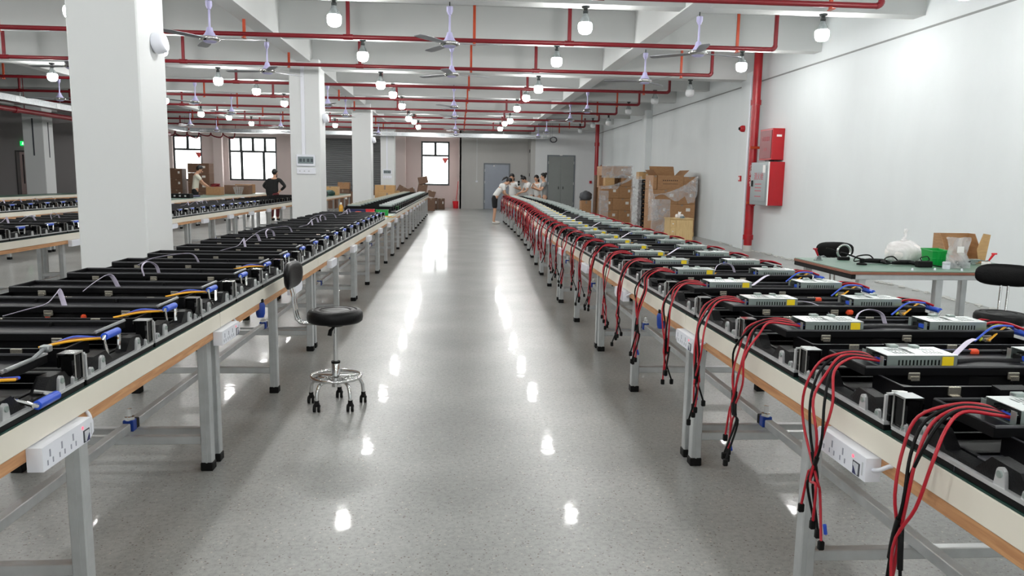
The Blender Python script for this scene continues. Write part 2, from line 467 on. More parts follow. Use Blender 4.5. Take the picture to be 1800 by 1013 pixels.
def wall_with_holes(x0, x1, y0, y1, z0, z1, holes):
    m = MB(); xs = sorted({x0, x1, *[h[0] for h in holes], *[h[1] for h in holes]}); zs = sorted({z0, z1, *[h[2] for h in holes], *[h[3] for h in holes]})
    for a, b in zip(xs, xs[1:]):
        run = None
        for c, d in zip(zs, zs[1:]):
            solid = not any(h[0] <= (a+b)/2 <= h[1] and h[2] <= (c+d)/2 <= h[3] for h in holes)
            if solid: run = [c, d] if run is None else [run[0], d]
            if (not solid or d == zs[-1]) and run: m.box(a, b, y0, y1, *run); run = None
    return m
W1 = (-1.79, -.44, 1.06, 3.14); W2 = (-10.74, -8.53, 1.15, 3.18); W3 = (-13.28, -11.95, 1.10, 3.2)
one('wall_back', wall_with_holes(-14.2, .06, YB, YB+.3, 0, ZC, [W1, W2, W3]), M_PINK, 'pinkish far wall with bright windows and a roller shutter', 'wall', kind='structure')
one('column', MB().cbox(-11.35, -10.95, YB-.3, YB, 0, ZC, .01), M_PINK, 'pinkish pilaster between the two far windows', 'pilaster', kind='structure')
one('column', MB().cbox(-3.3, -2.5, YB-.5, YB, 0, ZC, .01), M_PINK, 'pinkish pilaster behind the carton pile', 'pilaster', kind='structure')

def window(n, rect, tops, bottoms, zt, label, sticker=None):
    x0, x1, z0, z1 = rect; fr = .085
    w = thing('window_%d' % n, label, 'window', (x0, YB+.08, z0), kind='structure')
    X, Z = x1-x0, z1-z0; zt -= z0
    fm = MB().box(0, X, 0, .06, 0, fr).box(0, X, 0, .06, Z-fr, Z).box(0, fr, 0, .06, fr, Z-fr).box(X-fr, X, 0, .06, fr, Z-fr)
    part('window_frame', fm, 'window_frame', w)
    part('transom', MB().box(fr, X-fr, 0, .06, zt-.05, zt+.05), 'window_frame', w)
    for cuts, za, zb in ((tops, zt+.045, Z-fr), (bottoms, fr, zt-.045)):
        e = [fr] + [c*X for c in cuts] + [X-fr]
        for c in cuts: part('mullion', MB().box(c*X-.06, c*X+.06, 0, .055, za, zb), 'window_frame', w)
        for a, b in zip(e, e[1:]): part('pane', MB().box(a+.012, b-.012, .02, .03, za, zb), 'window_glass', w)
    if sticker:
        part('sticker', MB().prism([(sticker[0]-.17, sticker[1]+.12), (sticker[0]+.17, sticker[1]+.12), (sticker[0], sticker[1]-.17)], 'y', .005, .018), 'sticker_red', w, label='small red triangle sticker')
    return w
window(1, W1, [.5], [], 2.47, 'tall bright window with red triangle above the carton pile', (1.14, 1.19))
window(2, W2, [.25, .5, .75], [.26, .72], 2.5, 'wide bright window with four upper panes behind woman in black')
window(3, W3, [.5], [], 2.55, 'bright window with red triangle beside stacked brown cartons', (1.16, 1.2))
# roller shutter
sh = thing('roller_shutter', 'dark grey roller shutter door between the white pillars', 'shutter', (-6.35, YB-.06, 0), kind='structure')
m = MB(); z = .02
poly = []
while z < 3.15:
    poly += [(0., z), (-.022, z+.03), (-.022, z+.06), (0., z+.088)]; z += .09
m.prism([(.02, z), (.02, .02)] + [(p[0], p[1]) for p in poly], 'x', 0, 2.75)
part('slat_curtain', m, 'shutter_grey', sh)
part('head_box', MB().box(-.05, 2.8, -.15, .05, 3.17, 3.45), M_DARKWALL, sh)
for x in (-.06, 2.75): part('guide_rail', MB().box(x, x+.07, -.06, .05, 0, 3.2), 'door_frame_grey', sh)

wg = one('wall_grey', MB().box(.04, 3.3, 36.0, 36.3, 0, ZC), M_GREYWALL, 'grey far wall with a blue-grey steel door', 'wall', kind='structure')
one('wall_step', MB().box(3.22, 3.42, 34.5, 36.3, 0, ZC), M_GREYWALL, 'short return wall between grey wall and double door wall', 'wall', kind='structure')
one('wall_end', MB().box(.0, .12, 36.0, 37.0, 0, ZC), M_PINK, 'short return wall beside the red bucket', 'wall', kind='structure')
one('wall_door', MB().box(3.42, XR+.3, 34.5, 34.8, 0, ZC), M_PALEGREY, 'pale grey far wall with grey double doors', 'wall', kind='structure')
def door(n, x0, x1, h, y, m, leaves, label, ribs=0):
    d = thing('door_%d' % n, label, 'door', (x0, y, 0), kind='structure'); X = x1-x0
    part('door_frame', MB().box(0, .06, -.03, .03, 0, h).box(X-.06, X, -.03, .03, 0, h).box(.06, X-.06, -.03, .03, h-.06, h), 'door_frame_grey', d)
    lw = (X-.12)/leaves
    for k in range(leaves):
        lf = part('door_leaf', MB().cbox(.062+k*lw, .058+(k+1)*lw, -.02, .0, .01, h-.065, .003), m, d)
        for r in range(ribs): part('rib', MB().box(.062+k*lw+lw*(r+.5)/ribs-.012, .062+k*lw+lw*(r+.5)/ribs+.012, -.026, -.019, .05, h-.1), m, lf)
        hx = .058+(k+1)*lw-.1 if k == 0 else .062+k*lw+.1
        part('handle', MB().box(hx-.012, hx+.012, -.05, -.02, 1.0, 1.12), 'black_rubber', lf)
        for z in (.3, 1.2, h-.4): part('hinge', MB().cyl(((0.06 if k == 0 else X-.06), -.035, z), ((0.06 if k == 0 else X-.06), -.035, z+.12), .012, n=6), 'silver_edge', lf)
    return d
d1 = door(1, 1.16, 2.4, 2.14, 36.0, 'steel_door_blue', 1, 'blue-grey ribbed steel door behind the bending worker', 5)
part('door_closer', MB().cbox(.45, .52, -.08, -.02, 1.98, 2.05, .02), 'print_white', d1, label='small white round door fitting')
d2 = door(2, 3.96, 5.23, 2.52, 34.5, 'steel_door_grey', 2, 'grey steel double doors behind the grey tee worker')
part('top_fitting', MB().box(.56, .68, -.05, -.02, 2.5, 2.54), 'print_white', d2)
one('conduit_line', MB().box(.83, .85, 35.985, 36.0, 1.31, 3.4), M_PALEGREY, 'thin pale conduit running down the grey far wall', 'conduit')
one('switch_plate', MB().cbox(.79, .89, 35.975, 36.0, 1.24, 1.32, .006), 'white_plastic', 'small white switch at the foot of the conduit', 'switch')
for z, lb in ((2.62, 'small black box high on the return wall'), (1.55, 'small black switch lower on the return wall')):
    one('wall_box', MB().cbox(3.2, 3.222, 34.9, 35.02, z, z+.14, .004), 'black_rubber', lb, 'box')
# left side and rear
one('wall_left', MB().box(XL-.3, XL, YF, YB, 0, ZC), M_DARKWALL, 'dark left wall in the unlit part of the hall', 'wall', kind='structure')
DL = (-17.02, -16.1, 0, 2.2)
wl = one('wall_partition', wall_with_holes(XL, -14.2, 31.0, 31.2, 0, ZC, [DL]), M_DARKWALL, 'dark grey partition wall under the green exit sign', 'wall', kind='structure')
one('wall_side', MB().box(-14.35, -14.2, 31.0, YB+.3, 0, ZC), M_GREYWALL, 'grey side wall next to the stacked cartons', 'wall', kind='structure')
d3 = thing('door_3', 'half open door with pinkish stairwell beyond under exit sign', 'door', (DL[0], 31.0, 0), kind='structure')
part('door_frame', MB().box(0, .05, -.02, .2, 0, 2.2).box(.87, .92, -.02, .2, 0, 2.2).box(.05, .87, -.02, .2, 2.15, 2.2), 'door_dark', d3)
part('door_leaf', MB().cbox(.36, .87, .05, .09, .01, 2.14, .003), 'door_dark', d3)
sw = one('wall_stairwell', MB().box(-18.5, -15.0, 33.5, 33.7, 0, ZC), M_PINK, 'pinkish stairwell wall seen through the half open door', 'wall', kind='structure')
for k in range(4): part('railing_bar', MB().box(-18.05+k*.11, -18.02+k*.11, 33.38, 33.42, .9, 2.1), 'door_dark', sw)
one('wall_rear', MB().box(XL-.3, XR+.3, YF-.3, YF, 0, ZC), M_WALL, 'white wall behind the camera', 'wall', kind='structure')
ex = thing('exit_sign', 'glowing green exit sign on dark partition wall', 'exit sign', (-16.68, 30.96, 2.38))
part('sign_panel', MB().cbox(-.1, .1, -.02, .03, 0, .17, .006), 'exit_green', ex)
rm = MB().ell((.01, -.024, .13), .014, .003, .016, 8, 5)
rm.prism([(-.015, .115), (.03, .115), (.02, .07), (.045, .03), (.03, .025), (.005, .065), (-.02, .03), (-.04, .04), (-.012, .07)], 'y', -.026, -.021)
part('running_figure', rm, 'exit_white', ex)

# ------------------------------------------------------------------ cable trays and fire main under the ceiling
def tray(label, x0, x1, y0, y1, z, along):
    t = thing('cable_tray', label, 'cable tray', (0, 0, 0))
    if along == 'x':
        part('tray_body', MB().box(x0, x1, y0, y1, z, z+.006).box(x0, x1, y0, y0+.006, z+.006, z+.16).box(x0, x1, y1-.006, y1, z+.006, z+.16), 'galvanised_steel', t)
        k = x0+.5
        while k < x1:
            part('joint_plate', MB().box(k, k+.18, y0-.006, y0, z+.02, z+.14), 'aluminium', t)
            part('hanger_rod', MB().cyl((k+.5, (y0+y1)/2, z), (k+.5, (y0+y1)/2, ZC), .008, n=6), 'galvanised_steel', t); k += 2.
    else:
        part('tray_body', MB().box(x0, x1, y0, y1, z, z+.006).box(x0, x0+.006, y0, y1, z+.006, z+.16).box(x1-.006, x1, y0, y1, z+.006, z+.16), 'galvanised_steel', t)
        k = y0+.5
        while k < y1:
            part('joint_plate', MB().box(x1, x1+.006, k, k+.18, z+.02, z+.14), 'aluminium', t)
            part('hanger_rod', MB().cyl(((x0+x1)/2, k+.5, z), ((x0+x1)/2, k+.5, ZC), .008, n=6), 'galvanised_steel', t); k += 2.
tray('galvanised cable tray hanging across the far end of hall', -11.1, 3.75, 32.95, 33.25, 3.14, 'x')
tray('galvanised cable tray running along the dark left side', -11.45, -11.15, 16.0, 32.9, 3.14, 'y')
fm = thing('fire_main', 'thick dark red fire main under the left cable tray', 'pipe', (-11.75, 16, 3.02))
part('pipe_run', MB().cyl((0, 0, 0), (0, 16.5, 0), .07, n=14), 'red_pipe', fm, 40)
for y in (2, 5.5, 9, 12.5):
    part('coupling', MB().cyl((0, y, 0), (0, y+.16, 0), .09, n=14), 'red_pipe', fm, 40)
    part('hanger_rod', MB().cyl((0, y+.5, .05), (0, y+.5, 1.2), .012, n=6), 'red_pipe', fm)
pb = thing('valve_manifold', 'cluster of small dark red branch pipes before far window', 'pipework', (-11.1, 34.2, 3.05))
for k in range(6):
    part('branch_pipe', MB().tube(spline([(-1.5+k*.5, 0, .25), (-1.5+k*.5, 0, .02+.03*(k % 2)), (-1.1+k*.5, -.05, -.05*(k % 3)), (-1.0+k*.5, -.05, .2)], 4), .028, 8), 'red_pipe', pb, 40)
part('header_pipe', MB().cyl((-2, 0, .26), (6, 0, .26), .035, n=10), 'red_pipe', pb, 40)
for x in (-1.2, 1.5, 4.5): part('hanger_rod', MB().cyl((x, 0, .25), (x, 0, 1.2), .012, n=6), 'red_pipe', pb)
bd = thing('tray_end_unit', 'grey bundle of cables at the end of far cable tray', 'cable bundle', (3.95, 33.1, 3.12))
for k in range(7):
    a = k*.9
    part('cable_loop', MB().tube([(.14*math.cos(t*.6+a)+.1, .05*math.sin(a), .1*math.sin(t*.6+a)*1.1) for t in range(9)], .022, 6), 'plate_grey', bd, 40)

part('hanger_rod', MB().cyl((.05, 0, .05), (.05, 0, 1.13), .008, n=6), 'galvanised_steel', bd)
# ------------------------------------------------------------------ sprinkler pipes between the beams
for k in range(9):
    y = 8.85+2.99*k; z = 3.45
    far = ['nearest', 'second', 'third', 'fourth', 'fifth', 'sixth', 'seventh', 'eighth', 'farthest'][k]
    x1 = 4.85 if k < 8 else 3.2
    if y > 33.5: continue
    t = thing('sprinkler_pipe', 'red sprinkler pipe across the ceiling, %s from camera' % far, 'pipe', (0, y, z), group='sprinkler pipes')
    part('pipe_run', MB().cyl((-13, 0, 0), (x1-.06, 0, 0), .033, n=10), 'red_pipe', t, 40)
    part('elbow', MB().tube(arc((x1-.06, 0, .06), .06, -90, 0, 5), .038, 8), 'red_pipe', t, 40)
    part('riser', MB().cyl((x1, 0, .06), (x1, 0, .78), .033, n=10), 'red_pipe', t, 40)
    j = .12*math.sin(k*2.1)
    for x in (-11.3, -8.1, -4.95, -1.75, 1.55):
        part('riser', MB().cyl((x+j, 0, 0), (x+j, 0, .62), .03, n=10), 'red_pipe', t, 40)
        part('tee_joint', MB().cyl((x+j-.07, 0, 0), (x+j+.07, 0, 0), .042, n=10), 'red_pipe', t, 40)
    for x in (-9.9, -6.6, -3.15, .22, 4.25):
        part('hanger', MB().cbox(x-.021, x+.021, -.015, .015, -.06, .8, .004).box(x-.021, x+.021, -.08, .04, -.066, -.055), 'orange_hanger', t, label='orange painted pipe hanger')

# ------------------------------------------------------------------ bulbs
def bulb_proto(lit):
    p = Proto()
    p.add('rosette', MB().lathe([(.0, 0), (.055, 0), (.05, -.02), (.02, -.028), (0, -.028)][::-1], 14), 'socket_dark', smooth=40)
    p.add('socket', MB().lathe([(.0, -.095), (.034, -.095), (.036, -.06), (.026, -.055), (.028, -.028), (0, -.028)], 12), 'socket_dark', smooth=40)
    p.add('bulb_neck', MB().lathe([(.0, -.21), (.078, -.21), (.07, -.175), (.045, -.13), (.032, -.095), (0, -.095)], 16), 'bulb_glass', smooth=60)
    p.add('lamp_core_baffle', MB().lathe([(.0, -.2095), (.081, -.2095), (.076, -.2), (.03, -.195), (.026, -.1), (0, -.1)], 10), 'psu_case', smooth=40)  # wide disc at its foot added to block the dome's upward glow
    p.add('light_dome', MB().lathe([(.0, -.355), (.045, -.352), (.075, -.335), (.09, -.30), (.094, -.25), (.09, -.225), (.08, -.21), (0, -.21)], 18), 'lit_dome' if lit else 'unlit_dome', smooth=60,
          label='glowing white dome' if lit else None)
    return p
LIT, OFF = bulb_proto(True), bulb_proto(False)
ROWS = {-8.15: 'row over the third bench', -4.9: 'row over the second bench', -1.62: 'row left of the aisle fans', 1.66: 'row over the red-cabled bench', 4.9: 'row beside the bare white wall'}
for x, rn in ROWS.items():
    n = m = 0
    for y in BEAMS:
        if y > 32 or y < -8: continue
        yy = y - (0 if not is_main(y) else 0)
        lit = not (x == 4.9 and y > 15)
        vis = y > {-8.15: 15, -4.9: 13, -1.62: 9, 1.66: 9, 4.9: 7}[x]
        if vis:
            lab = '%s ceiling bulb, %s from camera in %s' % ('glowing' if lit else 'unlit', ordn(n), rn); n += 1
        else:
            lab = 'glowing bulb out of frame, %s from rear in %s' % (ordn(m), rn); m += 1
        (LIT if lit else OFF).place('ceiling_bulb', lab, 'light bulb', (x, yy, beam_z(y)), group='bulbs of the ' + rn)

# ------------------------------------------------------------------ ceiling fans
fp = Proto()
fp.add('hook_rod', MB().cyl((0, 0, 0), (0, 0, -.07), .008, n=6), 'socket_dark')
fp.add('top_canopy', MB().lathe([(0, -.16), (.026, -.16), (.03, -.14), (.042, -.12), (.042, -.06), (0, -.06)], 12), 'fan_lilac', smooth=40)
fp.add('down_rod', MB().cyl((0, 0, -.15), (0, 0, -.40), .014, n=10), 'fan_lilac', smooth=40)
fp.add('motor_cup', MB().lathe([(0, -.50), (.095, -.50), (.07, -.475), (.045, -.43), (.033, -.385), (0, -.385)], 16), 'fan_lilac', smooth=40)
fp.add('motor_ring', MB().lathe([(0, -.56), (.085, -.56), (.122, -.545), (.13, -.525), (.122, -.505), (0, -.498)], 20), 'chrome', smooth=60)
fp.add('motor_bottom', MB().lathe([(0, -.58), (.06, -.578), (.088, -.56), (0, -.555)], 16), 'fan_lilac', smooth=60)
bl = MB()
prof = [(.11, .03, .0), (.2, .055, 0), (.4, .068, 0), (.62, .07, 0), (.7, .05, 0)]
vs = []; fs = []
for r, w, _ in prof:
    for sgn in (-1, 1):
        for dz in (0, -.004): vs.append((r, sgn*w, -.53+sgn*w*.1+dz))
for i in range(len(prof)-1):
    a = i*4; b = a+4
    fs += [(a, b, b+2, a+2), (a+1, a+3, b+3, b+1), (a, a+1, b+1, b), (a+2, b+2, b+3, a+3)]
fs += [(0, 2, 3, 1), (16, 17, 19, 18)]
bl.add(vs, fs)
def fan_variant(a0):
    p = Proto(); p.e = list(fp.e)
    for k in range(3):
        b = MB().add(bl.v, bl.f); b.xf(Matrix.Rotation(math.radians(a0+120*k), 4, 'Z')); p.add('fan_blade', b, 'fan_blade')
    return p
FANS = [fan_variant(a) for a in (-4, 20, 52, 78)]
FROWS = {0: 'above the aisle', 3.2: 'right of the aisle', -3.2: 'over the left bench row', -6.35: 'over the second bench', -9.5: 'over the third bench'}
i = 0
for x, rn in FROWS.items():
    n = 0
    for y in BEAMS:
        if is_main(y) or y > 32 or y < 9: continue
        if x == -6.35 and y < 12: continue
        if x == -9.5 and y < 18: continue
        v = {0: 0, 3.2: 1}.get(x, i % 4); i += 1
        xx = {0: -.13, 3.2: 3.2, -3.2: -3.2}.get(x, x)
        z = 3.68 if x in (0,) else 3.655
        FANS[v if n != 1 else (v+1) % 4].place('ceiling_fan', 'lilac ceiling fan with grey blades, %s from camera in row %s' % (ordn(n), rn), 'ceiling fan', (xx, y, z), group='ceiling fans ' + rn); n += 1

# ------------------------------------------------------------------ workbenches
ZT = .755
def bench_proto(sx, L, mat_name='green_mat', front_legs=True):
    p = Proto(); Wd = .99; G = .004
    p.add('tabletop', MB(sx).box(.012, Wd-.012, G, L-G, .715, .745), 'plywood_edge')
    p.add('front_board', MB(sx).cbox(0, .012, G, L-G, .68, .75, .002), 'cream_laminate')
    p.add('rear_board', MB(sx).cbox(Wd-.012, Wd, G, L-G, .68, .75, .002), 'cream_laminate')
    p.add('front_batten', MB(sx).cbox(.008, .04, G, L-G, .64, .68, .002), 'plywood_edge')
    p.add('rear_batten', MB(sx).cbox(Wd-.04, Wd-.008, G, L-G, .64, .68, .002), 'plywood_edge')
    p.add('mat', MB(sx).box(.004, Wd-.004, G, L-G, .745, ZT), mat_name)
    def hollow_leg(x, y):
        m = MB(sx); a = .025
        m.cbox(x-a, x+a, y-a, y+a, .035, .715, .004)
        for s in (-1, 1):          # raised fold lines of the tube
            m.box(x-.004, x+.004, y+s*a-.001 if s > 0 else y-a-.002, y+s*a+.002 if s > 0 else y-a+.001, .04, .71)
        return m
    for y in (.06, L/2, L-.06):
        for x in (.062, Wd-.058):
            k = p.add('leg', hollow_leg(x, y), 'aluminium')
            p.add('foot_cap', MB(sx).cbox(x-.029, x+.029, y-.029, y+.029, 0, .042, .004), 'black_rubber', under=k)
            p.add('bolt', MB(sx).cyl((x+(.026 if x < .5 else -.026), y, .15), (x+(.04 if x < .5 else -.04), y, .15), .011, n=6), 'galvanised_steel', under=k)
        p.add('cross_bar', MB(sx).cbox(.087, Wd-.083, y-.017, y+.017, .13, .17, .003), 'aluminium')
        p.add('top_bar', MB(sx).cbox(.087, Wd-.083, y-.015, y+.015, .685, .715, .003), 'aluminium')
    p.add('long_bar', MB(sx).cbox(.435, .475, .01, L-.01, .171, .212, .003), 'aluminium')
    c = p.add('clamp', MB(sx).cbox(.43, .48, .005, .05, .165, .222, .004), 'blue_plastic')
    p.add('clamp_bolt', MB(sx).lathe([(0, .22), (.024, .22), (.024, .236), (.013, .238), (.013, .275), (0, .275)], 8, (.455, .028, 0)), 'chrome', under=c)
    p.add('bar_cap', MB(sx).cbox(.432, .478, .052, .085, .166, .216, .003), 'black_rubber')
    return p
LB = 2.55
BR, BL = bench_proto(1, LB), bench_proto(-1, LB)
BRc = bench_proto(1, LB-.055)
BLp = bench_proto(-1, LB, 'pale_green_mat')
def roff(y):
    t = min(1, max(0, (y-8.5)/10.5)); return .31*(t*t*(3-2*t))
XF = 1.125
for k in range(10):
    y0 = 1.1+LB*k
    if k > 8: continue
    o0, o1 = roff(y0), roff(y0+LB)
    (BRc if o1 > 0 else BR).place('workbench', 'cream edged workbench under red cables, %s from camera' % ordn(k), 'workbench', (XF+o0, y0, 0), -math.atan2(o1-o0, LB), 'benches of the red-cabled row')
bench_proto(1, 1.28).place('workbench', 'short cream edged workbench ending the red-cabled row beside workers', 'workbench', (XF+.31, 1.1+LB*9, 0), 0, 'benches of the red-cabled row')
for k in range(11):
    y0 = 1.1+LB*k
    (BLp if k == 4 else BL).place('workbench', 'cream edged workbench in the row left of aisle, %s from camera' % ordn(k), 'workbench', (-XF, y0, 0), 0, 'benches of the row left of aisle')
for k in range(10):
    y0 = 4.6+LB*k
    if y0 > 28: continue
    (BLp if k > 7 else BL).place('workbench', 'cream edged workbench in the second row, %s from camera' % ordn(k), 'workbench', (-4.16, y0, 0), 0, 'benches of the second row')
for k in range(7):
    y0 = 11.4+LB*k
    (BLp if k > 2 else BL).place('workbench', 'cream edged workbench in the third row, %s from camera' % ordn(k), 'workbench', (-7.1, y0, 0), 0, 'benches of the third row')
for k in range(3):
    BLp.place('workbench', 'empty green topped workbench in fourth row, %s from camera' % ordn(k), 'workbench', (-11.35, 17.4+LB*k, 0), 0, 'benches of the fourth row')

# ------------------------------------------------------------------ LED cabinets
PITCH_R, PITCH_L = .55, .532
CD = .515                        # cabinet depth along the bench
def cabinet_proto(sx, right):
    p = Proto(); B = lambda: MB(sx)
    pn = p.add('led_panel', B().cbox(0, 1., 0, CD, 0, .016, .002), 'black_panel', lod=2)
    p.add('panel_seam', B().box(-.0008, .001, CD/2-.001, CD/2+.001, 0, .0165), 'slot_dark', under=pn, lod=0)
    p.add('edge_strip', B().box(-.001, .016, 0, CD, .016, .025), 'silver_edge', lod=2)
    p.add('edge_strip', B().box(.986, .999, 0, CD, .016, .024), 'silver_edge', lod=1)
    def lug(v, h, w):
        pts = [(v-w, .02), (v+w, .02)] + [(v+w*.72*math.cos(math.radians(a)), h-w*.72+w*.72*math.sin(math.radians(a))) for a in (0, 30, 60, 90, 120, 150, 180)]
        return B().prism(pts, 'x', .0035, .012)
    for v, h, w in ((.12, .066, .018), (.395, .066, .018), (.045, .046, .013), (.47, .046, .013)):
        k = p.add('lug', lug(v, h, w), 'silver_edge', lod=1 if w > .015 else 0)
        p.add('lug_bolt', B().cyl((.0, v, h-w*.85), (.0042, v, h-w*.85), w*.45, n=10), 'psu_case', under=k, smooth=40)
    prof = [(.0, .02), (.0, .04), (.055, .045), (.075, .07), (.16, .074), (.175, .06), (.205, .034), (.31, .034), (.335, .06), (.35, .074), (.43, .07), (.455, .045), (CD, .04), (CD, .02)]
    p.add('side_casting', B().prism(prof, 'x', .012, .05), 'black_casting', lod=1)
    p.add('end_casting', B().prism(prof, 'x', .95, .986), 'black_casting', lod=1)
    for v in (0., CD-.028): p.add('frame_rail', B().cbox(.05, .95, v, v+.028, .016, .05, .003), 'black_casting', lod=1)
    # interior webbing of the casting
    wb = B()
    for u in (.06, .3, .55, .8): wb.box(u, u+.012, .03, CD-.03, .016, .034)
    for v in (.07, .30, .44): wb.box(.06, .94, v, v+.01, .016, .03)
    p.add('web_ribs', wb, 'black_casting', lod=1)
    # corner locks on the aisle side
    def bracket(v0, v1):
        return B().box(.0, .008, v0, v0+.007, .022, .108).box(.0, .008, v1-.007, v1, .022, .108).box(.0, .05, v0, v1, .108, .113).box(.046, .05, v0, v1, .07, .108)
    k = p.add('lock_bracket', bracket(CD-.05, CD+.004), 'chrome', lod=2)
    p.add('lock_block', B().cbox(.004, .046, CD-.043, CD-.003, .03, .108, .004), 'pin_black', under=k, lod=2)
    fork = [(.006, .004), (.034, .004), (.062, .01), (.07, .02), (.062, .03), (.034, .034), (.03, .026), (.045, .02), (.03, .012), (.006, .012)]
    k = p.add('lock_fork', B().prism(fork, 'z', .096, .101), 'silver_edge', lod=1)
    p.add('lock_pin', B().cyl((.034, .02, .03), (.034, .02, .096), .014, n=10), 'pin_black', under=k, smooth=40, lod=1)
    p.add('fork_leg', B().box(.002, .008, (.004), .013, .022, .096), 'silver_edge', under=k, lod=1)
    p.add('corner_screw', B().cyl((.05, .055, .055), (.075, .055, .06), .011, n=10), 'chrome', smooth=40)
    # control box with open top
    m = B(); u0, u1, v0, v1, zt, w = .115, .955, .11, .27, .088, .004
    m.box(u0, u1, v0, v1, .02, .024).box(u0, u1, v0, v0+w, .024, zt).box(u0, u1, v1-w, v1, .024, zt).box(u0, u0+w, v0+w, v1-w, .024, zt).box(u1-w, u1, v0+w, v1-w, .024, zt)
    m.prism([(u0+w, v0+w), (u0+.05, v0+w), (u0+w, v0+.05)], 'z', .024, zt-.002)
    k = p.add('control_box', m, 'box_black', lod=2)
    p.add('box_rim', B().box(u0-.003, u1+.003, v0-.003, v0+w, zt, zt+.002).box(u0-.003, u0+w, v0+w, v1, zt, zt+.002), 'rim_grey', under=k, lod=1)
    p.add('box_recess', B().prism([(u0+.30, v1-.0045), (u0+.33, v1-.0045), (u0+.42, v1-.0045), (u0+.44, v1-.0045), (u0+.42, v1-.02), (u0+.33, v1-.02)], 'z', .03, .08), 'black_panel', under=k)
    for u in (.26, .62):
        q = p.add('box_latch', B().cbox(u-.018, u+.018, v0-.009, v0, .064, .09, .002).prism([(u-.014, .066), (u+.014, .066), (u+.012, .036), (u+.002, .028), (u-.008, .034)], 'y', v0-.018, v0-.008), 'latch_metal', under=k, label='chrome toggle latch')
    # lid laid open on its back behind the box
    a0, a1, b0, b1, zf, zr = .07 if right else .075, .95, .238, .462, (.102 if right else .094), .112
    zb = .088
    m = B().box(a0, a1, b0, b1, zb, zf-.001)
    m.box(a0, a1, b0, b0+.006, zf-.001, zr).box(a0, a1, b1-.006, b1, zf-.001, zr).box(a0, a0+.006, b0+.006, b1-.006, zf-.001, zr).box(a1-.006, a1, b0+.006, b1-.006, zf-.001, zr)
    k = p.add('lid', m, 'lid_black', lod=2)
    p.add('lid_liner', B().box(a0+.006, a1-.006, b0+.006, b1-.006, zf-.001, zf+.001), 'lid_grey', under=k, lod=2)
    p.add('lid_rim', B().tube([(a0+.003, b0+.003, zr), (a1-.003, b0+.003, zr), (a1-.003, b1-.003, zr), (a0+.003, b1-.003, zr)], .0045, 6, closed=True), 'rim_grey', under=k, lod=1)
    if not right: p.add('end_highlight', B().tube([(a0+.003, b0, zr+.003), (a0+.003, b1, zr+.003)], .006, 6), 'rim_highlight', under=k, lod=1)  # paler tube paints the highlight along the lid's aisle-end rim
    for u in ((.22, .53, .84) if right else (.2, .5, .8)):
        p.add('latch', B().cbox(u-.018, u+.018, b0-.008, b0-.001, .076, .098, .002).box(u-.012, u+.014, b0-.012, b0-.0075, .074, .086), 'latch_metal', under=k, lod=1, label='chrome lid latch')
    for u in (.33, .66): p.add('lid_boss', B().cbox(u-.006, u+.006, b1-.016, b1-.006, zf, zf+.014, .002), 'lid_black', under=k)
    for u in (.16, .86):
        p.add('hinge_arm', B().tube([(u, b1-.002, zr), (u+.0, b1+.01, .09), (u, v1+.2, .06)], .004, 6), 'silver_edge', under=k)
    if right:
        p.add('handle_plate', B().cbox(.055, .16, .215, .265, .03, .038, .003).xf(Matrix.Identity(4)), 'plate_grey', lod=1)
        h = p.add('socket_housing', B().prism([(.07, .03), (.07, .09), (.108, .094), (.108, .03)], 'x', .37, .46), 'black_casting', lod=1)
        s = p.add('signal_socket', B().cbox(.395, .433, .0655, .07, .046, .086, .002).cyl((.414, .0648, .066), (.414, .0656, .066), .0185, .0185, 16), 'silver_edge', under=h, label='silver signal socket plate')
        p.add('socket_opening', B().cyl((.414, .0636, .066), (.414, .0648, .066), .014, n=16), 'black_rubber', under=h)
        p.add('sleeved_cable', B().tube(spline([(.395, .34, .1), (.42, .335, .106), (.5, .36, .103), (.58, .355, .103), (.635, .34, .106)]), .009, 8), 'sleeve_black', under=None, smooth=60, lod=1)
        p.add('orange_wire', B().tube(spline([(.372, .332, .106), (.40, .337, .108), (.42, .335, .107)]), .006, 6), 'yellow_wire', smooth=60, lod=1)
        p.add('blue_sleeve', B().tube([(.36, .47, .105), (.58, .47, .105)], .0095, 8), 'blue_sleeve', smooth=60, lod=0)
        p.add('orange_clip', B().cbox(.585, .615, .225, .25, .075, .098, .006), 'orange_plastic', lod=0)
        p.add('orange_clip', B().cbox(.545, .58, .452, .474, .098, .118, .006), 'orange_plastic')
        h = p.add('handle', B().tube([(.96, .2, .05), (1.0, .2, .1), (1.0, .31, .1), (.96, .31, .05)], .006, 6), 'chrome', lod=1)
        p.add('grip', B().cyl((1.0, .21, .1), (1.0, .3, .1), .012, n=10), 'blue_grip', under=h, smooth=40, lod=0, label='blue handle grip')
        for q, (c, dv) in enumerate((('yellow_wire', 0), ('lime_wire', .02), ('blue_sleeve', -.02))):
            p.add('lead_wire', B().tube(spline([(.84-.03*q, .22+dv*.3, .08), (.9-.02*q, .25+dv, .11+.01*q), (.965, .29+dv, .125), (.99, .3, .11)]), .0042, 6), c, smooth=60, lod=0)
    else:
        p.add('orange_clip', B().cbox(.36, .38, .235, .255, .05, .08, .006), 'orange_plastic', lod=0)
        p.add('orange_clip', B().cbox(.5, .518, .235, .252, .05, .078, .006), 'orange_plastic')
        st = p.add('lid_stay', B().tube([(.07, .245, .118), (.055, .35, .125), (.06, .42, .138)], .006, 8).cbox(.045, .072, .415, .44, .128, .148, .003), 'galvanised_steel', smooth=40, lod=0)
        for q, c in enumerate(('yellow_wire', 'brown_wire', 'blue_sleeve')):
            p.add('lead_wire', B().tube(spline([(.2-.01*q, .12+.012*q, .09), (.13, .17+.014*q, .1+.004*q), (.075, .22+.01*q, .098), (.055, .26+.01*q, .09)]), .0042, 6), c, smooth=60, lod=0)
    return p
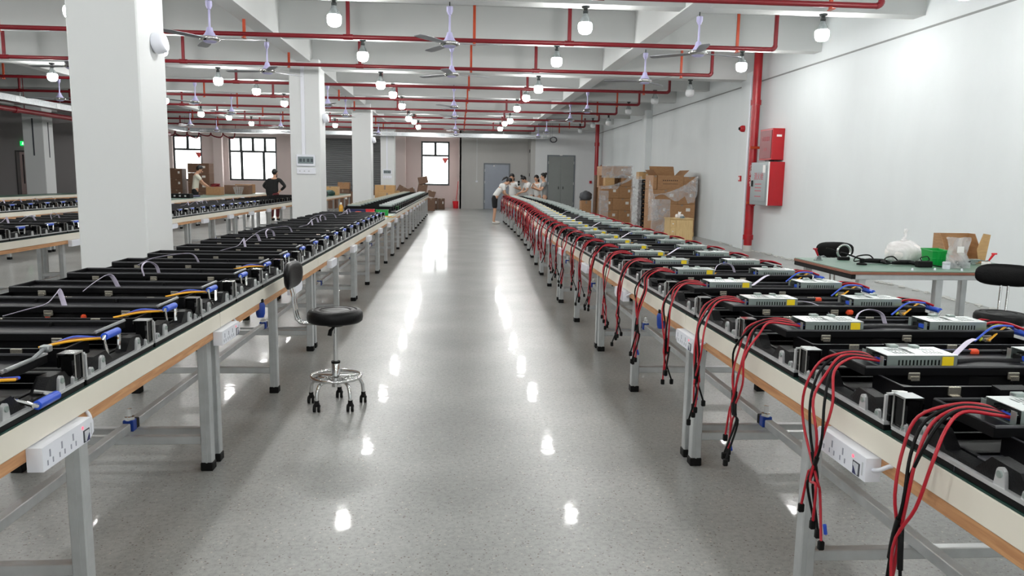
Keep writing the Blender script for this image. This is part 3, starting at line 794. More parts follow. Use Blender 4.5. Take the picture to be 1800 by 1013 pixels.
def handle_entries(p, sx, out):
    B = lambda: MB(sx)
    e = Proto(); e.e = list(p.e)
    z1, u1 = (.034, -.025) if out else (.108, .035)
    m = B().tube([(.032, .212, .045), (u1+(.032-u1)*.1, .201, z1+(.045-z1)*.1), (u1, .206, z1), (u1, .309, z1), (u1+(.032-u1)*.1, .314, z1+(.045-z1)*.1), (.032, .303, .045)], .0066, 8)
    h = e.add('handle', m, 'chrome', smooth=40, lod=1)
    e.add('grip', B().cyl((u1, .208, z1), (u1, .307, z1), .0125, n=12), 'blue_grip', under=h, smooth=40, lod=1, label='blue handle grip')
    return e
def ribbon(e, sx, pts, lod=1):
    r = Proto(); r.e = list(e.e)
    r.add('ribbon_cable', MB(sx).tube(spline(pts, 5), .011, 8, flat=(0, .3, 1)), 'lilac_ribbon', smooth=60, lod=lod, label='flat lilac white ribbon cable')
    return r
CR = cabinet_proto(1, True)
CRs = [ribbon(CR, 1, [(.4, .36, .112), (.43, .345, .118), (.47, .3, .113), (.51, .262, .09), (.52, .24, .06)], 0),
       ribbon(CR, 1, [(.4, .34, .108), (.43, .37, .115), (.5, .41, .15), (.53, .42, .16)]),
       ribbon(CR, 1, [(.41, .39, .11), (.43, .4, .15), (.47, .4, .165), (.52, .4, .15), (.54, .4, .11)], 0)]
CLb = cabinet_proto(-1, False)
CLup, CLout = handle_entries(CLb, -1, False), handle_entries(CLb, -1, True)
RB = [[(.55, .235, .10), (.56, .24, .15), (.54, .26, .175), (.515, .31, .15), (.51, .34, .1)],
      [(.62, .14, .09), (.55, .17, .11), (.5, .22, .125), (.475, .25, .16), (.47, .27, .17), (.462, .29, .1)],
      [(.78, .2, .1), (.7, .22, .14), (.55, .25, .165), (.48, .27, .16), (.455, .3, .1)],
      [(.6, .2, .1), (.56, .24, .14), (.52, .3, .165), (.5, .34, .1)]]
CLs = [ribbon(CLout, -1, RB[0])] + [ribbon(CLup, -1, b) for b in RB] + [CLup]

def lod_of(y): return 0 if y < 4.6 else (1 if y < 12 else 2)
# right row
NR = 0
RIGHT_CABS = []
y = 1.33; k = 0
while y < 24.6:
    o = roff(y); rz = -math.atan2(roff(y+.5)-o, .5)
    p = CRs[k % 3]
    p.place('led_cabinet', 'open black display cabinet under red cables, %s from camera' % ordn(k), 'display cabinet', (XF+.006+o, y, ZT), rz, 'display cabinets on the red-cabled bench row', lod_of(y), () if k in (1, 3) else (('orange_clip',) if k % 2 else ('orange_clip', 'blue_sleeve')))
    RIGHT_CABS.append((y, o, rz)); y += PITCH_R; k += 1
# left row, first stretch then the far stretch
y = 1.29; k = 0
while y < 11.4:
    p = CLs[0] if k == 1 else CLs[1+(k*2) % 5]
    p.place('led_cabinet', 'open black display cabinet in row left of aisle, %s from camera' % ordn(k), 'display cabinet', (-XF-.006, y, ZT), 0, 'display cabinets on the row left of aisle', lod_of(y), {0: (), 1: ('orange_clip',), 2: ('lid_stay', 'orange_clip'), 3: ('lid_stay',)}.get(k, ('lid_stay', 'orange_clip', 'lead_wire') if k % 2 else ('lid_stay', 'orange_clip')))
    y += PITCH_L; k += 1
LEFT_FAR = []
y = 14.1; k = 0
while y < 28.6:
    CLup.place('led_cabinet', 'black display cabinet on far left stretch beyond tools, %s from camera' % ordn(k), 'display cabinet', (-XF-.006, y, ZT), 0, 'display cabinets beyond the bare green mat', 2)
    LEFT_FAR.append(y); y += PITCH_L; k += 1
y = 4.75; k = 0
while y < 22:
    if y > 6.3:
        CLs[1+(k*2) % 5].place('led_cabinet', 'open black display cabinet on the second row, %s from camera' % ordn(k), 'display cabinet', (-4.17, y, ZT), 0, 'display cabinets on the second bench row', 1 if y < 16 else 2); k += 1
    y += PITCH_L
y = 11.5; k = 0
while y < 17.5:
    CLs[1+(k*2) % 5].place('led_cabinet', 'open black display cabinet on the third row, %s from camera' % ordn(k), 'display cabinet', (-7.11, y, ZT), 0, 'display cabinets on the third bench row', 1); k += 1
    y += PITCH_L
# black cables lying on the third row cabinets are on the cabinets there
# ------------------------------------------------------------------ power supplies
PL, PW, PH = .222, .12, .038
def slotted(sx, L, Wd, z, rects, th=.0015):
    """thin plate with rectangular openings"""
    m = MB(sx); xs = sorted({0, L, *[r[0] for r in rects], *[r[1] for r in rects]}); ys = sorted({0, Wd, *[r[2] for r in rects], *[r[3] for r in rects]})
    for a, b in zip(xs, xs[1:]):
        run = None
        for c, d in zip(ys, ys[1:]):
            solid = not any(r[0]-1e-6 <= a and b <= r[1]+1e-6 and r[2]-1e-6 <= c and d <= r[3]+1e-6 for r in rects)
            if solid: run = [c, d] if run is None else [run[0], d]
            if (not solid or d == ys[-1]) and run: m.box(a, b, run[0], run[1], z-th, z); run = None
    return m
def psu_proto(sx, label_on=True):
    p = Proto(); B = lambda: MB(sx)
    rects = []
    for bx in (.04, .128):
        for q in range(6):
            for (c, d) in ((.022, .054), (.064, .096)): rects.append((bx+q*.0115, bx+q*.0115+.0062, c, d))
    k = p.add('cover', slotted(sx, PL, PW, PH, rects), 'psu_cover', lod=1)
    far_cover = p.add('cover', B().box(0, PL, 0, PW, PH-.0015, PH), 'psu_cover', lod=3)
    p.add('circuit_board', B().box(.02, PL-.004, .006, PW-.003, .004, PH-.016), 'psu_inside', lod=1)
    srects = [(.035+q*.0115, .035+q*.0115+.0055, .007, .024) for q in range(13)]
    side = slotted(sx, PL, PH-.0015, 0, srects); side.xf(Matrix.Rotation(math.pi/2, 4, 'X'))
    p.add('side_wall', side, 'psu_case', lod=1)
    p.add('back_wall', B().box(0, PL, PW-.0015, PW, 0, PH-.0015), 'psu_case', lod=1)
    p.add('base_plate', B().box(-.012, PL+.006, 0.0, PW, 0, .0018).box(-.012, -.0105, .0, .018, 0, PH-.004).box(-.012, -.0105, PW-.018, PW, 0, PH-.004), 'psu_case', lod=1)
    p.add('end_wall', B().box(PL-.0015, PL, 0, PW, .002, PH-.002), 'psu_case', lod=1)
    t = p.add('terminal_block', B().box(.0, .018, .012, PW-.012, .003, .018), 'black_rubber', lod=1)
    for q in range(6): p.add('terminal_screw', B().cyl((.006, .022+q*.0145, .018), (.006, .022+q*.0145, .021), .004, n=6), 'chrome', under=t)
    p.add('terminal_cover', B().box(-.006, .004, .02, .062, .006, .02), 'blue_grip', under=t, lod=1)
    if label_on: p.add('yellow_label', B().box(PL-.05, PL-.014, -.003, -.0016, .003, PH-.004), 'yellow_label', lod=1, label='bright yellow sticker')
    p.add('seal_label', B().add([(.098, .012, PH+.001), (.128, .01, PH+.001), (.13, .06, PH+.005), (.126, .112, PH+.001), (.1, .115, PH+.001), (.096, .06, PH+.004)], [(0, 1, 2, 5), (5, 2, 3, 4)]), 'seal_label', lod=1)
    p.add('mount_tab', B().cbox(.07, .1, PW-.012, PW+.012, PH, PH+.008, .002), 'psu_case', lod=1)
    p.add('mount_tab', B().cbox(.14, .165, PW-.02, PW+.008, PH, PH+.007, .002), 'psu_case', lod=1)
    return p
# the copied proto keeps only what the distance shows
PS_R, PS_Rb, PS_L = psu_proto(1, True), psu_proto(1, False), psu_proto(-1, True)
def drop_far_cover(p):
    idx = [i for i, e in enumerate(p.e) if not (e[0] == 'cover' and e[4] == 3)]
    q = Proto(); mp = {}
    for i in idx:
        e = p.e[i]; mp[i] = len(q.e); q.e.append((e[0], e[1], mp.get(e[2]) if e[2] is not None else None, e[3], e[4], e[5]))
    return q
PSn_R, PSn_Rb = drop_far_cover(PS_R), drop_far_cover(PS_Rb)
def far_proto(sx, coverc, yellow):
    p = Proto()
    p.add('case', MB(sx).box(-.01, PL, 0, PW, 0, PH-.002), 'psu_case')
    p.add('cover', MB(sx).cbox(0, PL+.002, -.001, PW+.001, PH-.002, PH+.002, .001), coverc)
    if yellow: p.add('yellow_label', MB(sx).box(PL-.05, PL-.01, -.003, -.001, .003, PH-.004), 'yellow_label')
    return p
mat('psu_cover_warm', (206, 196, 174), .35, .3)
mat('psu_cover_highlight', (250, 252, 252), .3)  # far covers whitened: highlights of bulbs and windows put into the colour
FAR_R, FAR_Rb, FAR_L, FAR_Lb = far_proto(1, 'psu_cover_highlight', True), far_proto(1, 'psu_cover', False), far_proto(-1, 'psu_cover_highlight', False), far_proto(-1, 'psu_cover_warm', False)

def lead_paths(seed, drop):
    """five leads leaving the terminal, over the bench edge and down; local to the supply"""
    rd = random.Random(seed); out = []
    lean = rd.uniform(-.05, .03); tw = rd.uniform(.02, .05)
    for q in range(5):
        v = .026+.009*q; bend = rd.uniform(-.012, .012); dz = drop+rd.uniform(-.04, .04); ph = rd.uniform(0, 6.28)
        edge = -.19; fan = (q-2)*.016
        pts = [(-.004, v, .014), (-.05, v-.004, .022+.003*q), (-.115+bend, v+lean*.3, .026+.002*q), (-.175, v+lean*.6+bend+fan, -.005+.006*math.sin(ph)), (edge-.02+bend*2, v*.8+lean+.015*math.sin(ph)+fan*1.6, -.09),
               (edge-.03+.012*math.sin(ph), .04+lean*1.5+tw*math.sin(ph)+fan*1.5, -.2), (edge-.03+.01*math.cos(ph), .04+lean*1.9-tw*.5*math.sin(ph), -.33),
               (edge-.028+.02*math.sin(ph+1), .04+lean*2+tw*math.sin(ph+2.), -.44*dz/.5), (edge-.03+.05*math.sin(ph+2.5)*(q % 2), .04+lean*2+tw*1.6*math.sin(ph+3), -dz-.08)]
        out.append(pts)
    return out
def add_leads(root, seed, drop, detail):
    mb_cache = LEADS.get((seed, drop, detail))
    if mb_cache is None:
        mb_cache = []
        P = lead_paths(seed, drop)
        use = range(5) if detail < 2 else (0, 1, 2)
        for q in use:
            c = ['red_wire', 'black_wire', 'red_wire', 'black_wire', 'red_wire'][q]
            nn = 5 if detail == 0 else (4 if detail == 1 else 2)
            sp = spline(P[q], nn)
            mb_cache.append(('lead', MB().tube(sp, .0042 if detail < 2 else .0062, 7 if detail == 0 else 4).mesh('lead', c, 60)))
            e = Vector(P[q][-1])
            if detail < 2:
                mb_cache.append(('plug', MB().cbox(e.x-.009, e.x+.009, e.y-.007, e.y+.007, e.z-.022, e.z+.006, .003).mesh('plug', 'black_rubber')))
            if detail == 0 and q in (1, 3):
                i = int(len(sp)*.66)
                mb_cache.append(('shrink_tube', MB().tube(sp[i:i+5], .0072, 7).mesh('shrink_tube', 'black_wire', 60)))
            if detail == 0 and q == 4:
                mb_cache.append(('blue_ferrule', MB().cyl(e+Vector((.012, .01, .05)), e+Vector((.02, .016, .02)), .006, n=6).mesh('blue_ferrule', 'blue_grip', 40)))
        LEADS[(seed, drop, detail)] = mb_cache
    for n, me in mb_cache: link(n, me, root)
LEADS = {}
for k, (y, o, rz) in enumerate(RIGHT_CABS):
    det = 0 if y < 4.6 else (1 if y < 9 else 2)
    proto = PSn_R if y < 9 else FAR_R
    M = Matrix.Translation((XF+.006+o, y, 0)) @ Matrix.Rotation(rz, 4, 'Z')
    jit = .006*math.sin(k*3.3)
    pos = M @ Vector((.155+jit, .268, ZT+.1032))
    r = proto.place('power_supply', 'silver power supply with red leads over bench edge, %s from camera' % ordn(k), 'power supply', pos, rz+.01*math.sin(k*1.7), 'front power supplies on the red-cabled bench', 1 if proto is PSn_R and det else 0)
    add_leads(r, k if det == 0 else k % 6, [.42, .4, .38, .41, .36, .43][k % 6] if det else [.62, .4, .41, .4, .37, .42, .4][k % 7], det)
    proto = PSn_Rb if y < 9 else FAR_Rb
    pos = M @ Vector((.64+jit, .275, ZT+.1032))
    r = proto.place('power_supply', 'silver power supply on the wall side of lid, %s from camera' % ordn(k), 'power supply', pos, rz+.012*math.sin(k*2.1), 'rear power supplies on the red-cabled bench', 1 if proto is PSn_Rb and det else 0)
    if y < 12:
        for q in range(3):
            key = ('rear', q)
            if key not in LEADS:
                v = .03+.02*q
                LEADS[key] = MB().tube(spline([(PL, v, .016), (PL+.04, v+.01*q, .03), (PL+.09, v-.02, .03-.004*q), (PL+.14, v-.05+.01*q, .012)], 4), .005, 6).mesh('lead', 'red_wire' if q != 1 else 'black_wire', 60)
            link('lead', LEADS[key], r)
for k, y in enumerate(LEFT_FAR):
    FAR_L.place('power_supply', 'white topped power supply, aisle side beyond green mat, %s from camera' % ordn(k), 'power supply', (-XF-.12, y+.27, ZT+.1032), 0, 'aisle side power supplies beyond the green mat', 0)
    FAR_Lb.place('power_supply', 'tan topped power supply, pillar side beyond green mat, %s from camera' % ordn(k), 'power supply', (-XF-.7, y+.27, ZT+.1032), 0, 'pillar side power supplies beyond the green mat', 0)

# ------------------------------------------------------------------ power strips and plugs under the bench edges
def strip_proto(sx):
    p = Proto(); B = lambda: MB(sx)
    m = B()
    Lh = .142
    m.prism([(-Lh, -.033), (Lh-.03, -.033), (Lh, -.015), (Lh, .018), (Lh-.012, .033), (-Lh, .033)], 'x', -.042, 0)
    b = p.add('strip_body', m, 'white_plastic', lod=1)
    for q in range(3):
        yy = .105-q*.062 if sx > 0 else -.105+q*.062
        p.add('socket_hole', B().box(-.0428, -.0405, yy-.003, yy+.003, -.002, .018).box(-.0428, -.0405, yy-.016, yy-.011, -.022, -.008).box(-.0428, -.0405, yy+.011, yy+.016, -.022, -.008), 'socket_shade', under=b)
    s = -1 if sx > 0 else 1
    y0 = s*.095
    k = p.add('switch_frame', B().box(-.0435, -.04, y0-.018, y0+.018, -.03, .006), 'slot_dark', under=b)
    p.add('switch_rocker', B().prism([(-.047, -.026), (-.0435, -.026), (-.0435, .003), (-.0445, .003)], 'y', y0-.013, y0+.013), 'white_plastic_dark', under=b, lod=0)
    p.add('switch_mark', B().prism([(y0-.01, -.027), (y0+.008, -.027), (y0+.008, -.006)], 'x', -.0482, -.0472), 'navy_plastic', under=b)
    p.add('pilot_lamp', B().cyl((-.043, s*.075, .016), (-.0405, s*.075, .016), .005, n=8), 'red_lamp', under=b)
    p.add('end_print', B().box(-.0428, -.0415, s*.125-.003, s*.125+.003, -.02, .016), 'white_plastic_dark', under=b)
    p.add('cord', B().tube(spline([(-.02, s*.14, .0), (-.02, s*.17, .012), (.0, s*.19, .03), (.03, s*.2, .03)]), .006, 7), 'white_plastic', smooth=60, lod=1)
    return p
mat('socket_shade', (150, 152, 164), .6)
ST_R, ST_L = strip_proto(1), strip_proto(-1)
yy = 2.02; k = 0
while yy < 14:
    ST_R.place('power_strip', 'white power strip under red cabled bench edge, %s from camera' % ordn(k), 'power strip', (XF+.007+roff(yy), yy, .645), 0, 'power strips of the red-cabled bench row', 0 if yy < 4 else 1); yy += 1.52; k += 1
yy = 2.15; k = 0
while yy < 26:
    ST_L.place('power_strip', 'white power strip under left aisle bench edge, %s from camera' % ordn(k), 'power strip', (-XF-.007, yy, .645), 0, 'power strips of the row left of aisle', 0 if yy < 4 else 1); yy += 1.55 if yy < 6 else 1.4; k += 1
yy = 8.6; k = 0
while yy < 22:
    ST_L.place('power_strip', 'white power strip under second row bench edge, %s from camera' % ordn(k), 'power strip', (-4.167, yy, .645), 0, 'power strips of the second row', 1); yy += 1.42; k += 1
yy = 13.2; k = 0
while yy < 27:
    ST_L.place('power_strip', 'white power strip under third row bench edge, %s from camera' % ordn(k), 'power strip', (-7.107, yy, .645), 0, 'power strips of the third row', 1); yy += 2.1; k += 1
def plug(x, y, sx, label):
    t = thing('industrial_plug', label, 'plug', (x, y, .64))
    part('plug_body', MB(sx).lathe([(0, -.05), (.02, -.05), (.026, -.03), (.028, .02), (.02, .04), (0, .04)], 12), 'blue_plastic', t, 40)
    part('plug_collar', MB(sx).lathe([(0, .03), (.022, .03), (.02, .055), (0, .055)], 12), 'black_rubber', t, 40)
    part('cable', MB(sx).tube(spline([(0, 0, .05), (.02, 0, .06), (.06, 0, .062)]), .008, 6), 'black_wire', t, 60)
plug(-XF-.03+.02, 4.42, -1, 'blue industrial plug hanging under bench behind the aisle stool')
plug(XF+.03-.02, 4.12, 1, 'blue industrial plug hanging under the red cabled bench')

# ------------------------------------------------------------------ stools
def stool_proto(back_dir, back_z=(.74, .88), seat_z=.56, turn=0, wide=False):
    """round black stool; back_dir is the angle of the backrest seen from the seat"""
    p = Proto(); sz = seat_z
    p.add('seat', MB().lathe([(0, sz-.075), (.15, sz-.075), (.164, sz-.065), (.168, sz-.045), (.166, sz-.02), (.155, sz-.004), (.135, sz), (.128, sz-.006), (.12, sz), (.098, sz-.001), (.092, sz-.007), (.085, sz-.002), (.04, sz-.006), (0, sz-.008)], 32), 'black_leather', smooth=50)
    p.add('seat_pan', MB().lathe([(0, sz-.1), (.05, sz-.1), (.06, sz-.085), (.13, sz-.0755), (0, sz-.0755)], 20), 'black_rubber', smooth=40)
    p.add('gas_lift', MB().lathe([(0, .27), (.0145, .27), (.0145, sz-.1), (0, sz-.1)], 16), 'chrome', smooth=40)
    p.add('lift_sleeve', MB().lathe([(0, .12), (.026, .12), (.026, .27), (.022, .275), (0, .275)], 18), 'chrome', smooth=40)
    p.add('sleeve_ring', MB().lathe([(0, .268), (.0275, .268), (.0275, .28), (0, .28)], 18), 'black_rubber', smooth=40)
    p.add('lever', MB().tube([(0, -.02, sz-.1), (-.02, -.05, sz-.12), (-.025, -.06, sz-.15)], [.006, .012, .013], 8), 'black_rubber', smooth=50)
    p.add('foot_ring', MB().tube([(.15*math.cos(math.radians(a)), .15*math.sin(math.radians(a)), .185) for a in range(0, 360, 12)], .0105, 10, closed=True), 'chrome', smooth=60)
    for k in range(5):
        a = math.radians(turn+72*k); c, s = math.cos(a), math.sin(a)
        lg = p.add('leg', MB().tube([(r*c, r*s, z) for r, z in ((.02, .145), (.06, .165), (.11, .168), (.145, .155), (.163, .12), (.168, .068))], .0115, 10), 'chrome', smooth=60)
        p.add('ring_bar', MB().tube([(.026*c, .026*s, .19), (.15*c, .15*s, .185)], .007, 6), 'chrome', under=lg, smooth=60)
        w = p.add('caster', MB().lathe([(0, .05), (.014, .05), (.014, .07), (0, .07)], 10, (.168*c, .168*s, 0)).cbox(.168*c-.016, .168*c+.016, .168*s-.02, .168*s+.014, .034, .056, .006), 'black_rubber', under=lg, smooth=40)
        for o in (-.013, .013):
            x, y = .168*c, .168*s
            p.add('wheel', MB().cyl((x+o-.007, y-.006, .023), (x+o+.007, y-.006, .023), .0225, n=14), 'black_rubber', under=lg, smooth=40)
            p.add('wheel_hub', MB().cyl((x+o*1.62-.001, y-.006, .023), (x+o*1.62+.001, y-.006, .023), .011, n=10), 'chrome', under=lg, smooth=40)
    a = math.radians(back_dir); c, s = math.cos(a), math.sin(a)
    sd = Vector((-s, c, 0))
    zb = sum(back_z)/2
    for o in (-.022, .022):
        pts = [(.05, sz-.085), (.16, sz-.085), (.205, sz-.082), (.228, sz-.06), (.238, sz-.02), (.25, sz+.1), (.258, zb-.08), (.27, zb+.03)]
        p.add('back_tube', MB().tube([(Vector((r*c, r*s, z)) + sd*o) for r, z in pts], .0095, 10), 'chrome', smooth=60)
    hw = .16 if not wide else .19
    def warp(q): return q
    m = MB(); h = (back_z[1]-back_z[0])/2
    prof = []
    # pad: rounded-rectangle cushion, thick in the middle, slightly curved round the sitter
    for i in range(9):
        for j in range(17):
            pass
    e = MB().ell((0, 0, 0), 1, 1, 1, 24, 12)
    vs = []
    for v in e.v:
        x, y, z = v
        def sq(t, n=.62): return math.copysign(abs(t)**n, t)
        yy = sq(y)*hw; zz = sq(z, .7)*h; xx = x*.027 + (.262 - .9*yy*yy)
        vs.append((xx, yy, zz+zb))
    R = Matrix.Rotation(a, 4, 'Z')
    m.add([R @ Vector(v) for v in vs], e.f)
    p.add('backrest', m, 'black_leather', smooth=60)
    return p
stool_proto(176, (.725, .89), .6, turn=20).place('stool', 'round black stool with chrome base standing in the aisle', 'stool', (-.745, 4.63, 0))
stool_proto(52, (.70, .86), .545, turn=0, wide=True).place('stool', 'round black stool in front of the cluttered side table', 'stool', (3.75, 4.95, 0))
stool_proto(90, (.70, .855), .49, turn=30, wide=True).place('stool', 'round black stool tucked behind the cluttered side table', 'stool', (3.62, 6.86, 0))

# ------------------------------------------------------------------ side table by the wall
TX0, TX1, TY0, TY1 = 2.98, 4.62, 5.55, 6.55
t = thing('side_table', 'green topped side table with grey rails by bare wall', 'table', (TX0, TY0, 0))
X, Y = TX1-TX0, TY1-TY0
part('mat', MB().cbox(-.0, X, 0, Y, .748, .755, .002), 'pale_green_mat', t)
wood_material('red_brown_board', (150, 96, 76), (130, 80, 62), (3, 30, 30))
part('board', MB().cbox(-.004, X+.004, -.004, Y+.004, .728, .748, .002), 'red_brown_board', t)
for a in ((.03, X-.03, .01, .05), (.03, X-.03, Y-.05, Y-.01)): part('long_rail', MB().cbox(*a, .688, .728, .003), 'aluminium', t)
for a in ((-.0, .035, .0, Y), (X-.035, X, 0, Y)): part('end_rail', MB().cbox(*a, .692, .728, .003), 'black_rubber', t)
for x in (.1, .72, X-.1):
    for y in ((.05, Y-.06) if x != .72 else (.05,)):
        l = part('leg', MB().cbox(x-.028, x+.028, y-.028, y+.028, .03, .69, .004), 'aluminium', t)
        part('foot_cap', MB().cbox(x-.031, x+.031, y-.031, y+.031, 0, .035, .004), 'black_rubber', l)
TZ = .755
# foam bag
rd = random.Random(5)
def lumpy(c, rx, ry, rz, amp, seed, nu=26, nv=16, flat=True):
    r_ = random.Random(seed); ph = [r_.uniform(0, 6.28) for _ in range(8)]
    def w(p):
        k = 1+amp*(math.sin(p.x*38+ph[0])*math.cos(p.y*33+ph[1])+.7*math.sin(p.z*45+ph[2]+p.x*20)+.4*math.sin(p.y*70+p.z*60+ph[3]))
        q = Vector((p.x*k, p.y*k, p.z*k))
        if flat and q.z < -rz*.72: q.z = -rz*.72
        return q
    return MB().ell((c[0], c[1], c[2]+(rz*.72 if flat else 0)), rx, ry, rz, nu, nv, w)
fb = thing('foam_bag', 'knotted clear bag full of white foam on side table', 'bag', (3.83, 6.3, TZ))
part('foam_filling', lumpy((0, 0, .003), .15, .125, .102, .03, 1), 'foam_white', fb, 60)
part('bag_film', lumpy((0, 0, .0), .155, .13, .108, .035, 2), 'bag_white', fb, 60)
part('knot', MB().tube(spline([(.0, 0, .16), (-.006, 0, .19), (.004, .0, .22), (.0, 0, .255), (.012, 0, .28)]), [.055]*3+[.03]*3+[.018]*3+[.011]*6+[.013]*5+[.016]*4+[.004], 10), 'bag_white', fb, 60)
# green bin
gb = thing('parts_bin', 'bright green plastic parts bin on side table', 'bin', (3.94, 6.02, TZ))
part('bin_shell', MB().add([(-.06,-.05,0),(.06,-.05,0),(.06,.08,0),(-.06,.08,0),(-.075,-.07,.12),(.075,-.07,.12),(.075,.09,.13),(-.075,.09,.13),
     (-.055,-.045,.006),(.055,-.045,.006),(.055,.075,.006),(-.055,.075,.006),(-.07,-.065,.12),(.07,-.065,.12),(.07,.085,.13),(-.07,.085,.13)],
     [(0,3,2,1),(0,1,5,4),(1,2,6,5),(2,3,7,6),(3,0,4,7),(8,9,10,11),(8,12,13,9),(9,13,14,10),(10,14,15,11),(11,15,12,8),(4,5,13,12),(5,6,14,13),(6,7,15,14),(7,4,12,15)]), 'bin_green', gb)
part('bin_rim', MB().tube([(-.075,-.07,.12),(.075,-.07,.12),(.075,.09,.13),(-.075,.09,.13)], .006, 6, closed=True), 'bin_green', gb)
part('bin_band', MB().tube([(-.068,-.06,.06),(.068,-.06,.06),(.068,.085,.06),(-.068,.085,.06)], .005, 6, closed=True), 'bin_green', gb)
for x in (-.03, .0, .03): part('bin_rib', MB().tube([(x, -.055, .01), (x, -.069, .115)], .004, 5), 'bin_green', gb)
# open carton on its side behind the clear bag
oc = thing('open_carton', 'tan open carton with slanted sides on side table', 'carton', (4.14, 6.18, TZ))
part('back_panel', MB().box(.0, .32, .2, .206, 0, .245), 'cardboard', oc)
part('base_panel', MB().box(0, .32, .0, .2, 0, .005), 'cardboard', oc)
for x in (0, .314): part('side_panel', MB().prism([(0, .0), (.2, 0), (.2, .245), (.12, .245), (.02, .1)], 'x', x, x+.006), 'cardboard', oc)
part('flap', MB().prism([(.29, .0), (.345, .0), (.375, .245), (.31, .255), (.265, .12)], 'y', .0, .005), 'cardboard_tan', oc)
# clear bag with dark parts
cb = thing('clear_bag', 'clear plastic bag of small dark parts with white label', 'bag', (3.99, 5.82, TZ))
bag = MB(); vs = []; fs = []; N = 12
rows = [(.0, .11, .045), (.05, .1, .05), (.11, .085, .03), (.17, .085, .014), (.225, .1, .006), (.245, .105, .003)]
for z, rx, ry in rows:
    for k in range(N):
        a = 2*math.pi*k/N; vs.append((rx*math.cos(a)+.01*math.sin(z*40), ry*math.sin(a)*(1+.2*math.sin(k*3)), z+.006*math.sin(k*2)*(z > .02)))
for i in range(len(rows)-1):
    for k in range(N): fs.append((i*N+k, i*N+(k+1) % N, (i+1)*N+(k+1) % N, (i+1)*N+k))
bag.add(vs, fs); part('bag_film', bag, 'bag_film', cb, 60)
pm = MB(); rd = random.Random(9)
for k in range(60):
    x, y_, z = rd.uniform(-.085, .085), rd.uniform(-.035, .035), rd.uniform(.004, .05); q = .012
    pm.box(x, x+q*rd.uniform(.6, 1.6), y_, y_+q, z, z+q*rd.uniform(.5, 1.2))
pp = part('small_parts', pm, 'small_parts', cb); pp['kind'] = 'stuff'
part('label', MB().box(-.028, .028, -.032, -.03, .125, .175), 'print_white', cb, label='white paper label')
jar = thing('jar', 'small white jar in front of clear bag on side table', 'jar', (3.85, 5.74, TZ))
part('jar_body', MB().lathe([(0, 0), (.026, 0), (.028, .006), (.028, .035), (.024, .038), (0, .038)], 18), 'white_plastic', jar, 40)
part('jar_lid', MB().lathe([(0, .038), (.029, .038), (.029, .053), (.025, .057), (0, .057)], 18), 'white_plastic_dark', jar, 40)
def clamp(x, y, rz, label, c):
    t = thing('toggle_clamp', label, 'clamp', (x, y, TZ), rz)
    part('base', MB().cbox(-.035, .035, -.02, .02, 0, .006, .002), 'galvanised_steel', t)
    part('body', MB().prism([(-.03, .006), (.03, .006), (.02, .035), (.0, .045), (-.02, .03)], 'y', -.008, .008), 'galvanised_steel', t)
    part('arm', MB().tube([(.02, 0, .03), (.06, 0, .036), (.085, 0, .02)], .006, 6), 'galvanised_steel', t)
    part('handle', MB().tube([(-.005, 0, .04), (-.03, 0, .085), (-.04, 0, .095)], [.007, .01, .008], 8).tube([(-.06, 0, .1), (-.02, 0, .098)], .007, 8), c, t, 60, label='red plastic handle')
clamp(3.09, 6.33, .3, 'toggle clamp with raised red handle at table corner', 'red_wire')
clamp(4.42, 6.05, 2.2, 'toggle clamp with dark red handle beside the tape', 'bucket_red')
rg = thing('flex_ring', 'standing silver wire coil in front of the rear stool', 'coil', (3.33, 6.36, TZ))
part('ring_loop', MB().tube(arc((0, 0, .075), .058, -60, 240, 26), .009, 8), 'chrome', rg, 60)
part('ring_foot', MB().cbox(-.05, .05, -.02, .02, 0, .03, .005), 'black_rubber', rg)
part('ring_lead', MB().tube(spline([(-.03, 0, .03), (-.06, .01, .07), (-.12, .01, .095), (-.15, .02, .1)]), .006, 7), 'black_wire', rg, 60)
sp = thing('spot_lamp', 'black gooseneck stand with thin arm on side table', 'stand', (3.3, 6.0, TZ))
part('stand_base', MB().lathe([(0, 0), (.04, 0), (.04, .012), (.018, .02), (.022, .05), (0, .055)], 14), 'black_rubber', sp, 40)
part('arm', MB().tube(spline([(0, 0, .045), (-.05, .01, .06), (-.12, .02, .085), (-.17, .03, .095)]), .007, 7), 'black_wire', sp, 60)
for k, (x, y, rz, lb) in enumerate(((3.47, 6.1, -.2, 'black hand tool with thick cable lying beside foam bag'), (3.66, 6.0, .25, 'black soldering pistol lying under the foam bag'))):
    tl = thing('hand_tool', lb, 'tool', (x, y, TZ), rz)
    part('tool_body', MB().tube([(-.12, 0, .02), (-.05, 0, .024), (.05, 0, .022), (.09, 0, .018), (.12, 0, .012)], [.012, .02, .02, .016, .006], 10), 'black_rubber', tl, 60)
    part('tool_grip', MB().tube([(.03, 0, .022), (.05, -.05, .02), (.055, -.07, .016)], [.014, .016, .012], 8), 'pin_black', tl, 60)
    part('cable', MB().tube(spline([(-.12, 0, .02), (-.16, .03, .014), (-.12, .08, .05), (-.02, .1, .06), (.03, .07, .014), (.12, .06, .008)]), .006, 6), 'black_wire', tl, 60)
pl_ = thing('plug_adapter', 'black power adapter with looped cord on side table', 'adapter', (3.74, 5.86, TZ))
part('adapter_body', MB().cbox(-.06, .06, -.03, .03, 0, .05, .006), 'black_rubber', pl_)
part('cord', MB().tube(spline([(.06, 0, .02), (.12, -.02, .008), (.2, .0, .006), (.26, .03, .006)]), .005, 6), 'black_wire', pl_, 60)
part('cord_loop', MB().tube(spline([(-.02, 0, .05), (-.03, 0, .075), (.03, .01, .085), (.05, .01, .06), (.03, 0, .05)]), .004, 6), 'black_wire', pl_, 60)
tp = thing('tape_roll', 'small white roll lying beside the black screwdriver', 'roll', (4.28, 5.88, TZ))
